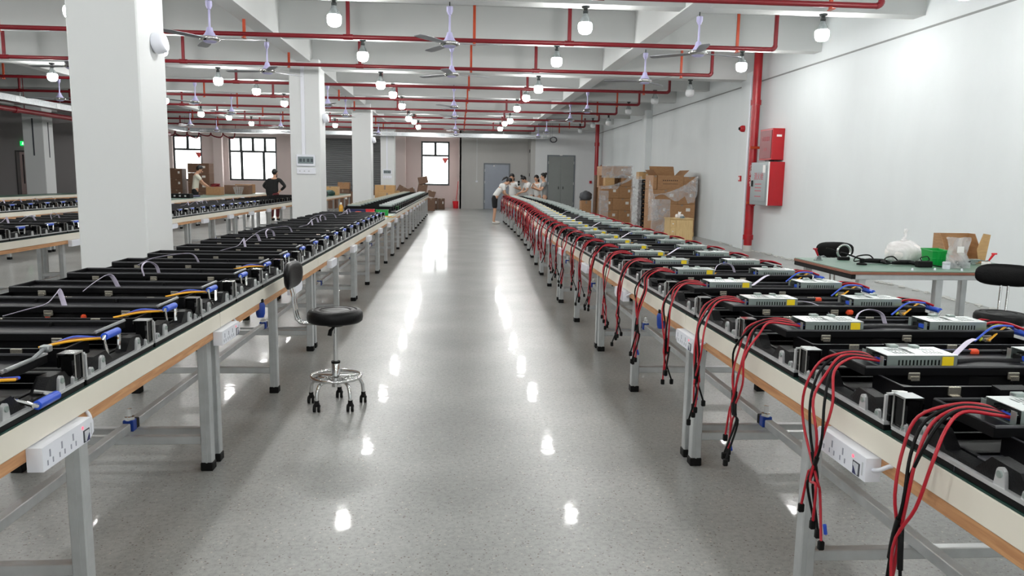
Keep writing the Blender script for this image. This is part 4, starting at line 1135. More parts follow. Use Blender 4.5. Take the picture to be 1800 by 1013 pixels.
part('roll', MB().lathe([(.012, 0), (.034, 0), (.034, .045), (.012, .045)], 18), 'foam_white', tp, 40)
part('core', MB().lathe([(.008, .0), (.0125, .0), (.0125, .046), (.008, .046)], 14), 'cardboard', tp, 40)
sd_ = thing('screwdriver', 'black screwdriver with yellow end behind near stool back', 'screwdriver', (4.33, 5.76, TZ+.016), -.35)
part('grip', MB().tube([(-.06, 0, 0), (.0, 0, 0), (.05, 0, 0)], [.013, .015, .013], 10), 'black_rubber', sd_, 50)
part('end_cap', MB().tube([(.05, 0, 0), (.08, 0, 0)], [.015, .011], 10), 'yellow_label', sd_, 50)
part('blade', MB().tube([(-.06, 0, 0), (-.16, 0, -.004)], .004, 6), 'chrome', sd_, 50)
mb = thing('module_block', 'grey circuit modules in a small heap by tape', 'module', (4.3, 6.1, TZ))
for k in range(3): part('module', MB().cbox(-.07+.01*k, .03+.02*k, -.03, .03, .016*k, .016*k+.014, .003), 'psu_case', mb)
for k in range(5):
    x, y = 3.5+.2*k, 5.62+.03*(k % 2)
    one('white_nub', MB().lathe([(0, 0), (.008, 0), (.008, .012), (.004, .018), (0, .018)], 8), 'white_plastic', 'small white nub at front edge of side table, %s from clamp end' % ordn(k), 'nub', (x, y, TZ), group='nubs on the side table', smooth=40)

# ------------------------------------------------------------------ fire equipment on the right wall
PX = XR-.2
sp_ = thing('standpipe', 'tall red standpipe with white lettering beside hydrant boxes', 'pipe', (6.03, 15.52, 0))
part('pipe_run', MB().cyl((0, 0, .06), (0, 0, ZC), .085, n=20), 'red_standpipe', sp_, 40)
part('floor_sleeve', MB().cyl((0, 0, 0), (0, 0, .12), .095, n=20), 'plaster_debris', sp_, 40)
for z in (.24, 2.98): part('coupling', MB().cyl((0, 0, z), (0, 0, z+.1), .105, n=20), 'red_standpipe', sp_, 40)
for z in (.98, 2.1): part('pipe_strap', MB().box(-.11, .2, -.11, -.085, z, z+.05), 'orange_hanger', sp_)
part('branch', MB().tube([(0, 0, .98), (.0, -.1, .98), (.0, -.2, .98)], .04, 10), 'red_standpipe', sp_, 40)
def text(name, body, size, mtl, parent, loc, rot, extrude=.001):
    cu = bpy.data.curves.new(name, 'FONT'); cu.body = body; cu.size = size; cu.extrude = extrude; cu.align_x = 'CENTER'; cu.align_y = 'CENTER'
    o = bpy.data.objects.new(name, cu); COL.objects.link(o)
    dg = bpy.context.evaluated_depsgraph_get(); me = bpy.data.meshes.new_from_object(o.evaluated_get(dg)); me.materials.clear(); me.materials.append(MATS[mtl])
    bpy.data.objects.remove(o); o = link(name, me, parent, loc, rot=rot); o['kind'] = 'stuff'; return o
text('lettering', '消\n防\n水\n管', .11, 'print_white', sp_, (-.03, -.088, 1.55), (math.pi/2, 0, 0), .002)
h1 = thing('hydrant_box', 'upper bright red fire box with dark red front on wall', 'fire box', (XR, 14.52, 1.86))
part('box_body', MB().cbox(-.24, 0, 0, .62, 0, .6, .006), 'fire_red', h1)
part('front_glass', MB().cbox(-.25, -.24, .03, .59, .03, .57, .004), 'red_pipe', h1)
part('side_label', MB().box(-.16, -.06, -.003, 0, .44, .48), 'print_white', h1)
text('front_lettering', '灭火器箱', .1, 'fire_print', h1, (-.252, .31, .4), (math.pi/2, 0, -math.pi/2))
text('front_number', '119', .1, 'fire_print', h1, (-.252, .31, .2), (math.pi/2, 0, -math.pi/2))
h2 = thing('hydrant_box', 'lower fire cabinet with grey door and red side on wall', 'fire box', (XR-.004, 14.42, .98))
part('box_body', MB().cbox(-.3, 0, 0, .86, 0, .84, .006), 'fire_red', h2)
dr = part('cabinet_door', MB().cbox(-.325, -.3, .0, .86, .0, .84, .006), 'fire_grey', h2, label='grey cabinet door')
part('door_panel', MB().cbox(-.332, -.325, .07, .79, .07, .77, .003), 'fire_grey', dr)
part('door_handle', MB().box(-.35, -.332, .72, .76, .36, .48), 'black_rubber', dr)
part('paper_tag', MB().box(-.335, -.332, .12, .24, .63, .78), 'print_white', dr)
text('door_lettering', '消火栓', .16, 'fire_print', dr, (-.334, .43, .55), (math.pi/2, 0, -math.pi/2))
for z in (.4, .33, .27, .16): part('print_line', MB().box(-.3335, -.332, .28, .6, z, z+.018), 'fire_print', dr)
part('spare_bracket', MB().cbox(-.2, -.1, .3, .5, .84, .88, .004), 'plate_grey', h2)
part('edge_trim', MB().box(-.326, -.3, -.006, .0, .0, .84), 'print_white', h2)
al = thing('alarm_sounder', 'dark red alarm sounder high on the wall pilaster', 'alarm', (PX, 16.15, 2.55))
part('sounder_body', MB().lathe([(0, 0), (.07, 0), (.07, .05), (.05, .09), (0, .1)], 16).xf(Matrix.Rotation(-math.pi/2, 4, 'Y')), 'fire_red', al, 40)
part('sounder_grille', MB().lathe([(0, .1), (.03, .1), (.03, .115), (0, .115)], 12).xf(Matrix.Rotation(-math.pi/2, 4, 'Y')), 'black_rubber', al, 40)
cp = thing('call_point', 'small square red call point lower on wall pilaster', 'call point', (PX, 16.2, 1.44))
part('frame', MB().cbox(-.03, 0, -.06, .06, 0, .12, .006), 'fire_red', cp)
part('press_plate', MB().cbox(-.036, -.03, -.03, .03, .03, .09, .003), 'print_white', cp)
one('call_point', MB().cbox(5.9, 6.0, 34.44, 34.5, 1.28, 1.4, .006), 'fire_red', 'small dark red call point beside the double doors', 'call point')
s2 = thing('standpipe', 'distant red standpipe behind the shrink-wrapped cartons', 'pipe', (6.0, 33.4, 0))
part('pipe_run', MB().cyl((0, 0, 0), (0, 0, ZC), .085, n=16), 'red_standpipe', s2, 40)
part('coupling', MB().cyl((0, 0, 2.9), (0, 0, 3.05), .11, n=16), 'red_standpipe', s2, 40)
part('valve', MB().tube([(0, 0, 1.95), (.18, -.05, 1.95)], .035, 8), 'orange_hanger', s2, 40)
part('hand_wheel', MB().tube([(.2, -.05+.1*math.cos(math.radians(a)), 1.95+.14*math.sin(math.radians(a))) for a in range(0, 360, 30)], .014, 6, closed=True), 'red_standpipe', s2, 40)
one('conduit_line', MB().cbox(PX-.02, PX, 15.83, 15.9, 0, 3.6, .004), 'white_plastic', 'white trunking running up the pilaster edge', 'conduit')

# wall displays on the pillars, white drum fittings
def display(x, y, z, s, label, lb2):
    d = thing('wall_display', label, 'display', (x, y, z))
    part('case', MB().cbox(0, .37*s, -.04, 0, 0, .23*s, .008), 'white_plastic', d)
    sc_ = part('screen', MB().cbox(.03*s, .34*s, -.044, -.04, .05*s, .19*s, .003), 'lcd_grey', d, label='grey LCD screen')
    for k, w in enumerate((.05, .035, .05, .05)):
        part('digit_block', MB().box((.06+.075*k)*s, (.06+.075*k+w)*s, -.0455, -.044, .085*s, .15*s), 'lcd_dark', sc_)
    c = part('switch_panel', MB().cbox(0, .38*s, -.025, 0, 0, .125*s, .006), 'white_plastic', d, loc=(0, 0, -.16*s), label=lb2)
    for k in range(3): part('key', MB().cbox((.05+.09*k)*s, (.08+.09*k)*s, -.031, -.025, .05*s, .075*s, .002), 'white_plastic_dark', c)
display(-3.28, 15.95, 1.60, 1., 'white digital wall display on the middle pillar', 'white switch panel under the middle pillar display')
display(-3.3, 34.0, 1.52, 1., 'small white digital wall display on the farthest pillar', 'white switch panel on the farthest pillar')
one('conduit_line', MB().cbox(-3.17, -3.1, 15.925, 15.95, 1.83, 3.6, .003), 'white_plastic', 'white trunking running down to the middle pillar display', 'conduit')
one('conduit_line', MB().cbox(-3.15, -3.09, 33.98, 34.0, 1.75, 3.6, .003), 'white_plastic', 'white trunking running down the farthest pillar', 'conduit')
for k, y in enumerate(COLY[:3]):
    d = thing('wall_speaker', 'white drum fitting on the side of the %s pillar' % ['broad near', 'middle', 'third'][k], 'speaker', (-2.8, y+.35, 2.58))
    part('drum', MB().lathe([(0, 0), (.08, 0), (.095, .02), (.095, .09), (.08, .11), (0, .11)], 20).xf(Matrix.Rotation(math.radians(80), 4, 'Y')), 'white_plastic', d, 40)
    part('bracket', MB().box(-.01, .05, -.02, .02, -.02, .02), 'white_plastic', d)

# ------------------------------------------------------------------ things on the bare green mat of the left row
bt = thing('bottle', 'amber drink bottle with red base on the green mat', 'bottle', (-1.98, 13.1, ZT))
part('bottle_body', MB().lathe([(0, 0), (.035, 0), (.037, .02), (.035, .1), (.037, .14), (.02, .18), (0, .18)], 16), 'amber_liquid', bt, 50)
part('wrapper', MB().lathe([(.0, .02), (.0385, .02), (.0385, .06), (0, .06)], 16), 'bucket_red', bt, 50)
part('cap', MB().lathe([(0, .18), (.018, .18), (.018, .215), (0, .215)], 12), 'print_white', bt, 50)
gb2 = thing('parts_bin', 'small green parts box among tools on left bench', 'bin', (-1.3, 13.2, ZT))
part('bin_shell', MB().cbox(-.1, .1, -.07, .07, 0, .1, .008), 'bin_green', gb2); part('bin_rim', MB().cbox(-.107, .107, -.077, .077, .088, .1, .003), 'bin_green', gb2)
rb = thing('parts_bin', 'small red parts box beside the green box', 'bin', (-1.52, 13.35, ZT))
part('bin_shell', MB().cbox(-.07, .07, -.06, .06, 0, .1, .008), 'bucket_red', rb); part('bin_rim', MB().cbox(-.076, .076, -.066, .066, .09, .1, .003), 'bucket_red', rb)
bb = thing('parts_bin', 'dark blue parts tray behind orange screwdrivers', 'bin', (-1.75, 13.5, ZT))
part('bin_shell', MB().cbox(-.16, .16, -.06, .06, 0, .09, .008), 'navy_plastic', bb); part('bin_rim', MB().cbox(-.166, .166, -.066, .066, .08, .09, .003), 'navy_plastic', bb)
rd = random.Random(21)
for k in range(9):
    s = thing('screwdriver', 'orange handled screwdriver in heap on left bench, %s from pillar' % ordn(k), 'screwdriver', (-1.85+.06*k, 12.75+.22*rd.random(), ZT+.014+.016*(k % 4)), rd.uniform(-1.2, 1.2), 'screwdrivers on the green mat')
    part('grip', MB().tube([(-.05, 0, 0), (0, 0, .002), (.05, 0, 0)], [.012, .016, .012], 8), 'orange_plastic', s, 50)
    part('blade', MB().tube([(.05, 0, 0), (.15, 0, -.004)], .004, 6), 'chrome', s, 50)
for k in range(7):
    x, y = -1.25-.05*k, 12.3+.07*k
    one('loose_wire', MB().tube(spline([(0, 0, .01), (.1, .04*math.sin(k), .03), (.18, .1*math.cos(k*2), .015), (.25, .02, .03)]), .006, 5), ['yellow_wire', 'lime_wire', 'brown_wire'][k % 3], '%s loose wire at near end of the green mat, %s from aisle' % (['yellow', 'lime', 'brown'][k % 3], ordn(k)), 'wire', (x, y, ZT), .5*k, 'loose wires on the green mat', smooth=60)

# ------------------------------------------------------------------ cartons
def carton(x, y, z, w, d, h, label, m='cardboard', rz=0, flaps=False, lab=True, group=None, prn=False, tilt=None):
    t = thing('carton', label, 'carton', (x, y, z), rz, group)
    if tilt: t.rotation_euler = (tilt[0], tilt[1], rz)
    if flaps:
        part('body', MB().box(0, w, 0, .008, 0, h).box(0, w, d-.008, d, 0, h).box(0, .008, .008, d-.008, 0, h).box(w-.008, w, .008, d-.008, 0, h).box(.008, w-.008, .008, d-.008, 0, .008), m, t)
        part('flap', MB().prism([(0, 0), (.01, 0), (.15, .24), (.14, .245)], 'x', .01, w-.01).xf(Matrix.Translation((0, d-.01, h))), m, t)
        part('flap', MB().prism([(0, 0), (.008, 0), (-.13, .14), (-.137, .136)], 'y', .01, d-.01).xf(Matrix.Translation((0, 0, h))), m, t)
        part('flap', MB().prism([(0, 0), (-.008, 0), (.13, .14), (.137, .136)], 'y', .01, d-.01).xf(Matrix.Translation((w, 0, h))), m, t)
    else:
        part('body', MB().cbox(0, w, 0, d, 0, h, .006), m, t)
        part('tape', MB().box(w*.0+.002, w-.002, d/2-.03, d/2+.03, h, h+.002).box(w*.5-.03, w*.5+.03, -.002, 0, h*.86, h-.006), 'carton_tape', t)
    if lab: part('label', MB().box(w*.66, w*.82, -.003, 0, h*.5, h*.72), 'carton_label', t)
    if prn:
        for k in range(8): part('print_mark', MB().box(w*.2+k*w*.075, w*.2+k*w*.075+w*.045, -.002, 0, h*.6, h*.68), 'carton_print', t)
        part('print_line', MB().box(w*.2, w*.78, -.002, 0, h*.38, h*.41), 'carton_print', t)
    return t
def pallet(x, y, w, d, label):
    p = thing('pallet', label, 'pallet', (x, y, 0))
    for k in range(5): part('deck_board', MB().box(0, w, k*(d-.1)/4, k*(d-.1)/4+.1, .09, .11), 'light_wood', p)
    for k in range(3): part('bearer', MB().box(k*(w-.09)/2, k*(w-.09)/2+.09, 0, d, 0, .09), 'light_wood', p)
pallet(5.0, 19.5, 1.12, .9, 'wooden pallet under the near wrapped carton stack')
SA = 'cartons of the near wrapped stack'
z = .11
rows = [.36, .37, .37, .36]
names = ['bottom', 'second', 'third', 'fourth']
for r, h in enumerate(rows):
    wl_ = .42 if r % 2 else .66
    if r == 3:
        carton(5.0, 19.52, z, .1, .85, h, 'narrow brown carton at the aisle side of open carton', group=SA, lab=False)
        carton(5.11, 19.5, z, .68, .85, h-.0, 'open topped brown carton with raised flaps and print', flaps=True, lab=False, group=SA, prn=True)
        carton(5.8, 19.52, z, .32, .85, h-.03, 'brown carton with white label beside the open carton', group=SA)
    else:
        carton(5.0, 19.5, z, wl_, .88, h-.004, 'brown carton, aisle side of %s layer in near stack' % names[r], group=SA)
        carton(5.0+wl_+.005, 19.5, z, 1.115-wl_, .88, h-.004, 'brown carton, wall side of %s layer in near stack' % names[r], group=SA)
    z += h
pallet(4.5, 24.0, 1.0, .9, 'wooden pallet under the far wrapped carton stack')
z = .11; SB = 'cartons of the far wrapped stack'
for r, h in enumerate((.38, .38, .38, .32, .3)):
    wl_ = .36 if r % 2 else .56
    if r == 3:
        carton(4.62, 24.05, z, .3, .4, h, 'tan carton standing in gap of the far stack', 'cardboard_tan', group=SB, lab=False)
        carton(5.12, 24.0, z, .36, .45, h-.06, 'brown carton on wall side, fourth layer of far stack', group=SB, lab=False)
        carton(4.5, 24.5, z, .96, .4, h, 'wide brown carton at the back of far stack', group=SB, lab=False)
    elif r == 4:
        carton(4.5, 24.08, z, .95, .82, h, 'wide wrapped brown carton on top of far stack', group=SB)
    else:
        carton(4.5, 24.0, z, wl_, .88, h-.004, 'brown carton, aisle side of %s layer in far stack' % names[r], group=SB)
        carton(4.5+wl_+.005, 24.0, z, .99-wl_, .88, h-.004, 'brown carton, wall side of %s layer in far stack' % names[r], group=SB)
    z += h
def film(label, pts_grid, loc, m='stretch_film', thick=.002):
    rows_ = len(pts_grid); cols = len(pts_grid[0]); mbf = MB(); v = []; f = []
    for r in pts_grid: v += [tuple(p) for p in r]
    n = len(v)
    v += [(p[0], p[1]+thick, p[2]) for p in v]
    for i in range(rows_-1):
        for j in range(cols-1):
            a = i*cols+j; q = (a, a+1, a+cols+1, a+cols); f.append(q); f.append(tuple(reversed([k+n for k in q])))
    mbf.add(v, f); return one('plastic_wrap', mbf, m, label, 'plastic wrap', loc, smooth=60)
rd = random.Random(4)
def sheet(w, h, nx, nz, amp, top=None, bottom=None):
    g = []
    for i in range(nz+1):
        row = []
        for j in range(nx+1):
            u = j/nx; t_ = i/nz; zt = top(u) if top else h; zb = bottom(u) if bottom else 0
            row.append((w*u, -amp*(.5+.5*math.sin(u*17+t_*9))-amp*.6*rd.random(), zb+(zt-zb)*t_))
        g.append(row)
    return g
film('torn stretch film hanging across the near carton stack', sheet(1.15, 1, 14, 6, .03, lambda u: .98+.5*u*u, lambda u: .86+.1*math.sin(u*9)+.08*u-.25*(.75 < u < .95)), (5.0, 19.46, .11))
film('stretch film over the lower near carton stack', sheet(.5, .86, 8, 8, .02), (4.96, 19.47, .1))
film('crumpled stretch film at aisle corner of near stack', sheet(.28, .7, 7, 8, .05, lambda u: 1.42-.9*u, lambda u: .3), (4.86, 19.44, .11))
film('stretch film over the top of far carton stack', sheet(.98, .4, 12, 5, .02), (4.48, 23.97, 1.5))
film('stretch film sagging over the middle of far stack', sheet(1.05, 1, 12, 4, .03, lambda u: .1+.38*u*u, lambda u: .02+.36*u*u*(u > .5)), (4.46, 23.95, 1.14))
film('stretch film around the lower far carton stack', sheet(.3, 1.0, 6, 8, .03), (4.42, 23.96, .1))
# tower of black reels
for k in range(11):
    r = thing('cable_reel', 'black cable reel, %s from bottom of wrapped tower' % ordn(k), 'reel', (5.19, 21.4, .12+.122*k), 0, 'reels of the wrapped tower')
    part('reel_core', MB().lathe([(0, .02), (.125, .02), (.125, .1), (0, .1)], 20), 'reel_black', r, 40)
    for z0 in (0, .1): part('flange', MB().lathe([(0, z0), (.14, z0), (.14, z0+.018), (0, z0+.018)], 20), 'reel_black', r, 40)
    part('hub_disc', MB().cyl((0, -.1275, .06), (0, -.125, .06), .02, n=10), 'chrome', r, 40)
pallet(4.95, 21.15, .5, .5, 'small wooden pallet under the black reel tower')
carton(5.02, 21.2, 1.47, .3, .35, .2, 'small tan carton on top of black reel tower', 'cardboard_tan')
film('tall stretch film over aisle side of black reel tower', sheet(.3, 1.5, 6, 14, .04), (4.8, 21.2, .05))
film('ragged stretch film between reel tower and near stack', sheet(.22, 1.3, 6, 12, .05), (5.3, 21.1, .0))
# rolls and sack at far left of the stacks
for k, (x, h, lb) in enumerate(((4.3, 1.58, 'tall brown cardboard tube leaning beside far stack'), (4.36, 1.2, 'shorter brown cardboard tube beside far stack'))):
    tb = thing('cardboard_tube', lb, 'tube', (x, 24.1+.12*k, 0))
    part('tube_wall', MB().cyl((0, 0, 0), (.02, 0, h), .05, n=16), 'cardboard_dark' if k == 0 else 'cardboard', tb, 40)
    part('end_disc', MB().cyl((.02, 0, h), (.02, 0, h+.004), .04, n=14), 'black_rubber', tb, 40)
cs = carton(3.9, 24.2, 0, .32, .35, .78, 'tall tan carton under the grey sack', 'cardboard', lab=False)
gs = thing('grey_sack', 'dark grey sack slumped over tan carton', 'sack', (4.06, 24.35, .785))
part('sack_body', lumpy((0, 0, 0), .2, .22, .17, .05, 8), 'grey_bag', gs, 60); part('sack_tie', MB().tube([(-.15, -.1, .02), (-.19, -.14, -.02+.03), (-.2, -.15, .005)], [.03, .02, .008], 8), 'grey_bag', gs, 60)
# small wooden cabinet
cw = thing('drawer_cabinet', 'small light wooden cabinet beyond the red-cabled bench', 'cabinet', (4.3, 15.3, 0))
part('carcass', MB().cbox(0, .48, 0, .42, 0, .65, .004), 'light_wood', cw); part('top_board', MB().cbox(-.01, .49, -.02, .43, .65, .672, .003), 'light_wood', cw)
for k in range(4):
    d = part('drawer', MB().cbox(.01, .12, -.012, 0, .02+.157*k, .165+.157*k, .003), 'light_wood', cw); part('knob', MB().cyl((.06, -.028, .09+.157*k), (.06, -.012, .09+.157*k), .012, n=8), 'print_white', d, 40)
part('door', MB().cbox(.125, .47, -.012, 0, .02, .636, .003), 'light_wood', cw)
tb = thing('tissue_pack', 'white tissue pack lying on the wooden cabinet', 'tissue pack', (4.45, 15.4, .672))
part('pack', MB().cbox(0, .16, 0, .1, 0, .08, .02), 'bag_white', tb); part('tissue', MB().prism([(.05, .08), (.1, .08), (.12, .13), (.08, .12), (.06, .135)], 'y', .045, .055), 'print_white', tb)
tt = thing('tape_roll', 'small pale tape roll beside tissue pack on cabinet', 'roll', (4.56, 15.33, .672)); part('roll', MB().lathe([(.02, 0), (.045, 0), (.045, .045), (.02, .045)], 16), 'lcd_grey', tt, 40); part('core', MB().lathe([(.016, 0), (.02, 0), (.02, .046), (.016, .046)], 14), 'cardboard', tt, 40)

# left: tan cartons by the third pillar, pile of dark cartons, brown boxes, bucket
carton(-2.95, 27.4, .0, .7, .5, 1.13, 'large tan carton standing beside the third pillar', 'cardboard_tan', lab=False)
carton(-2.79, 26.95, .0, .62, .36, .87, 'lower tan carton in front of the large one', 'cardboard_tan', lab=False)
carton(-2.62, 28.2, 0, .45, .45, .92, 'tan carton on aisle side of the large carton', 'cardboard_tan', lab=False)
PILE = 'dark cartons heaped beyond the far bench'
for k, (x, y, z, w, d, h, rz, tl) in enumerate(((-2.62, 33.0, 0, .6, .5, .62, .05, None), (-1.98, 33.1, 0, .6, .5, .6, -.05, None), (-1.95, 34.0, 0, .55, .5, .62, .1, None), (-1.33, 33.2, 0, .3, .4, .55, 0, None),
      (-2.66, 33.1, .83, .42, .4, .32, .1, (.0, .5)), (-2.2, 33.1, .63, .36, .35, .28, -.1, (0, -.3)), (-1.78, 33.2, .74, .38, .4, .45, .1, (.0, .2)), (-1.36, 33.2, .66, .33, .35, .26, .05, (0, .3)), (-1.68, 33.15, 1.12, .4, .35, .3, .1, (0, -.2)))):
    carton(x, y, z, w, d, h, 'dark brown carton in pile below window, %s counting from pillar and floor' % ordn(k), 'cardboard_dark', rz, lab=False, group=PILE, tilt=tl)
carton(-1.22, 35.0, 0, .27, .4, .52, 'narrow brown box on floor beside far bench end', 'cardboard_dark')
carton(-.93, 35.0, 0, .3, .4, .5, 'brown box with white label on floor near bucket', 'cardboard_dark')
bk = thing('bucket', 'bright red bucket with mop by the grey wall', 'bucket', (-.12, 36.55, 0))
part('pail', MB().lathe([(0, 0), (.13, 0), (.17, .34), (.16, .34), (.125, .01), (0, .01)], 20), 'bucket_red', bk, 40)
part('bail', MB().tube(arc((0, 0, .32), .165, 10, 170, 10), .006, 6), 'chrome', bk, 60)
mp = thing('mop', 'long red mop handle leaning out of the bucket', 'mop', (-.12, 36.55, .02))
part('handle', MB().tube([(-.02, -.03, .02), (.1, .12, 1.25)], .014, 8), 'bucket_red', mp, 40); part('mop_head', MB().tube([(-.02, -.03, .0), (-.01, -.02, .15)], [.06, .03], 8), 'sticker_red', mp, 40)
# second row far end: heap of parts, tan tray, green cable heap
carton(-4.75, 27.2, ZT, .55, .4, .3, 'long tan carton on far end of second row', 'cardboard_tan', lab=False)
for k, (x, y, c, lb) in enumerate(((-4.45, 25.4, 'grey_bag', 'grey heap of cables on far second row bench'), (-4.7, 25.9, 'grey_bag', 'dark heap of cables behind the grey heap'), (-4.4, 26.5, 'bin_green', 'dark green bag on far second row bench'))):
    g = thing('cable_heap', lb, 'cable heap', (x, y, ZT))
    part('heap', lumpy((0, 0, 0), .2, .22, .11, .08, 30+k), c if c != 'bin_green' else 'green_mat', g, 60)
    for q in range(4): part('cable_end', MB().tube(spline([(.1*math.cos(q*1.7), .1*math.sin(q*1.7), .1), (.18*math.cos(q*1.7), .18*math.sin(q*1.7), .13), (.2*math.cos(q*1.7+.4), .2*math.sin(q*1.7+.4), .03)]), .012, 6), 'sleeve_black', g, 60)
for k in range(4): carton(-6.0+.62*k, 34.2, 0, .6, .5, .75+.1*(k % 2), 'brown carton on floor before the roller shutter, %s from window side' % ordn(k), 'cardboard_dark', lab=True, group='cartons before the roller shutter')
carton(-5.3, 34.25, .86, .5, .4, .3, 'small carton stacked on the shutter cartons', 'cardboard', lab=False)
# third row far end
carton(-8.0, 25.0, ZT, .45, .4, .26, 'tan carton holding red cables on third row', 'cardboard', lab=False)
rc = thing('cable_heap', 'tangle of dark red cables in carton on third row', 'cable heap', (-7.77, 25.2, ZT+.265))
for q in range(9): part('cable_loop', MB().tube([(.2*math.cos(a*.7+q)*(.6+.05*q), .16*math.sin(a*.7+q*.7), .012+.02*(q % 4)+.012*math.sin(a+q)) for a in range(10)], .016, 6), 'red_pipe', rc, 60)
carton(-7.9, 26.6, ZT, .8, .5, .3, 'open floppy brown carton on third row bench', 'cardboard_dark', lab=False)
carton(-8.0, 28.2, ZT, .6, .45, .32, 'brown carton at far end of third row', 'cardboard', lab=False)
fanb = thing('wire_basket', 'grey mesh basket standing on third row bench', 'basket', (-7.35, 26.3, ZT))
for q in range(7): part('wire_hoop', MB().tube([((.1+.012*q)*math.cos(math.radians(a)), (.1+.012*q)*math.sin(math.radians(a)), .004+.04*q) for a in range(0, 360, 24)], .004, 5, closed=True), 'silver_edge', fanb)
for q in range(12): part('wire_stay', MB().tube([(.1*math.cos(q*.5236), .1*math.sin(q*.5236), .004), (.172*math.cos(q*.5236), .172*math.sin(q*.5236), .245)], .004, 5), 'silver_edge', fanb)
tb_ = thing('tool_box', 'black tool case in front of man in pale shirt', 'case', (-7.75, 21.3, ZT))
part('case_body', MB().cbox(0, .5, 0, .3, 0, .12, .01), 'black_rubber', tb_)
for q in range(3): part('case_catch', MB().cbox(.08+.14*q, .13+.14*q, -.006, 0, .04, .08, .003), 'silver_edge', tb_)
one('blue_mat_roll', MB().cbox(0, .6, 0, .8, 0, .05, .015), 'navy_plastic', 'dark blue folded cloth beside the black tool case', 'cloth', (-8.05, 22.0, ZT))
for k in range(5):
    h_ = .36
    carton(-10.25, 30.0, .02+h_*k, .8, .55, h_-.004, 'dark brown carton in tall stack behind man, %s from floor' % ordn(k), 'cardboard_dark', group='tall dark carton stack', lab=True)
for k in range(4):
    carton(-10.98, 30.2, .02+.4*k, .45, .5, .396, 'dark carton in shorter stack below window, %s from floor' % ordn(k), 'cardboard_dark', group='shorter dark carton stack', lab=True)
carton(-12.9, 27.5, 0, .55, .5, 1.12, 'tan carton behind pillar near dark wall', 'cardboard', lab=False)
carton(-12.85, 27.6, 1.13, .35, .3, .3, 'dark open carton on the tan carton near dark wall', 'cardboard_dark', lab=False)

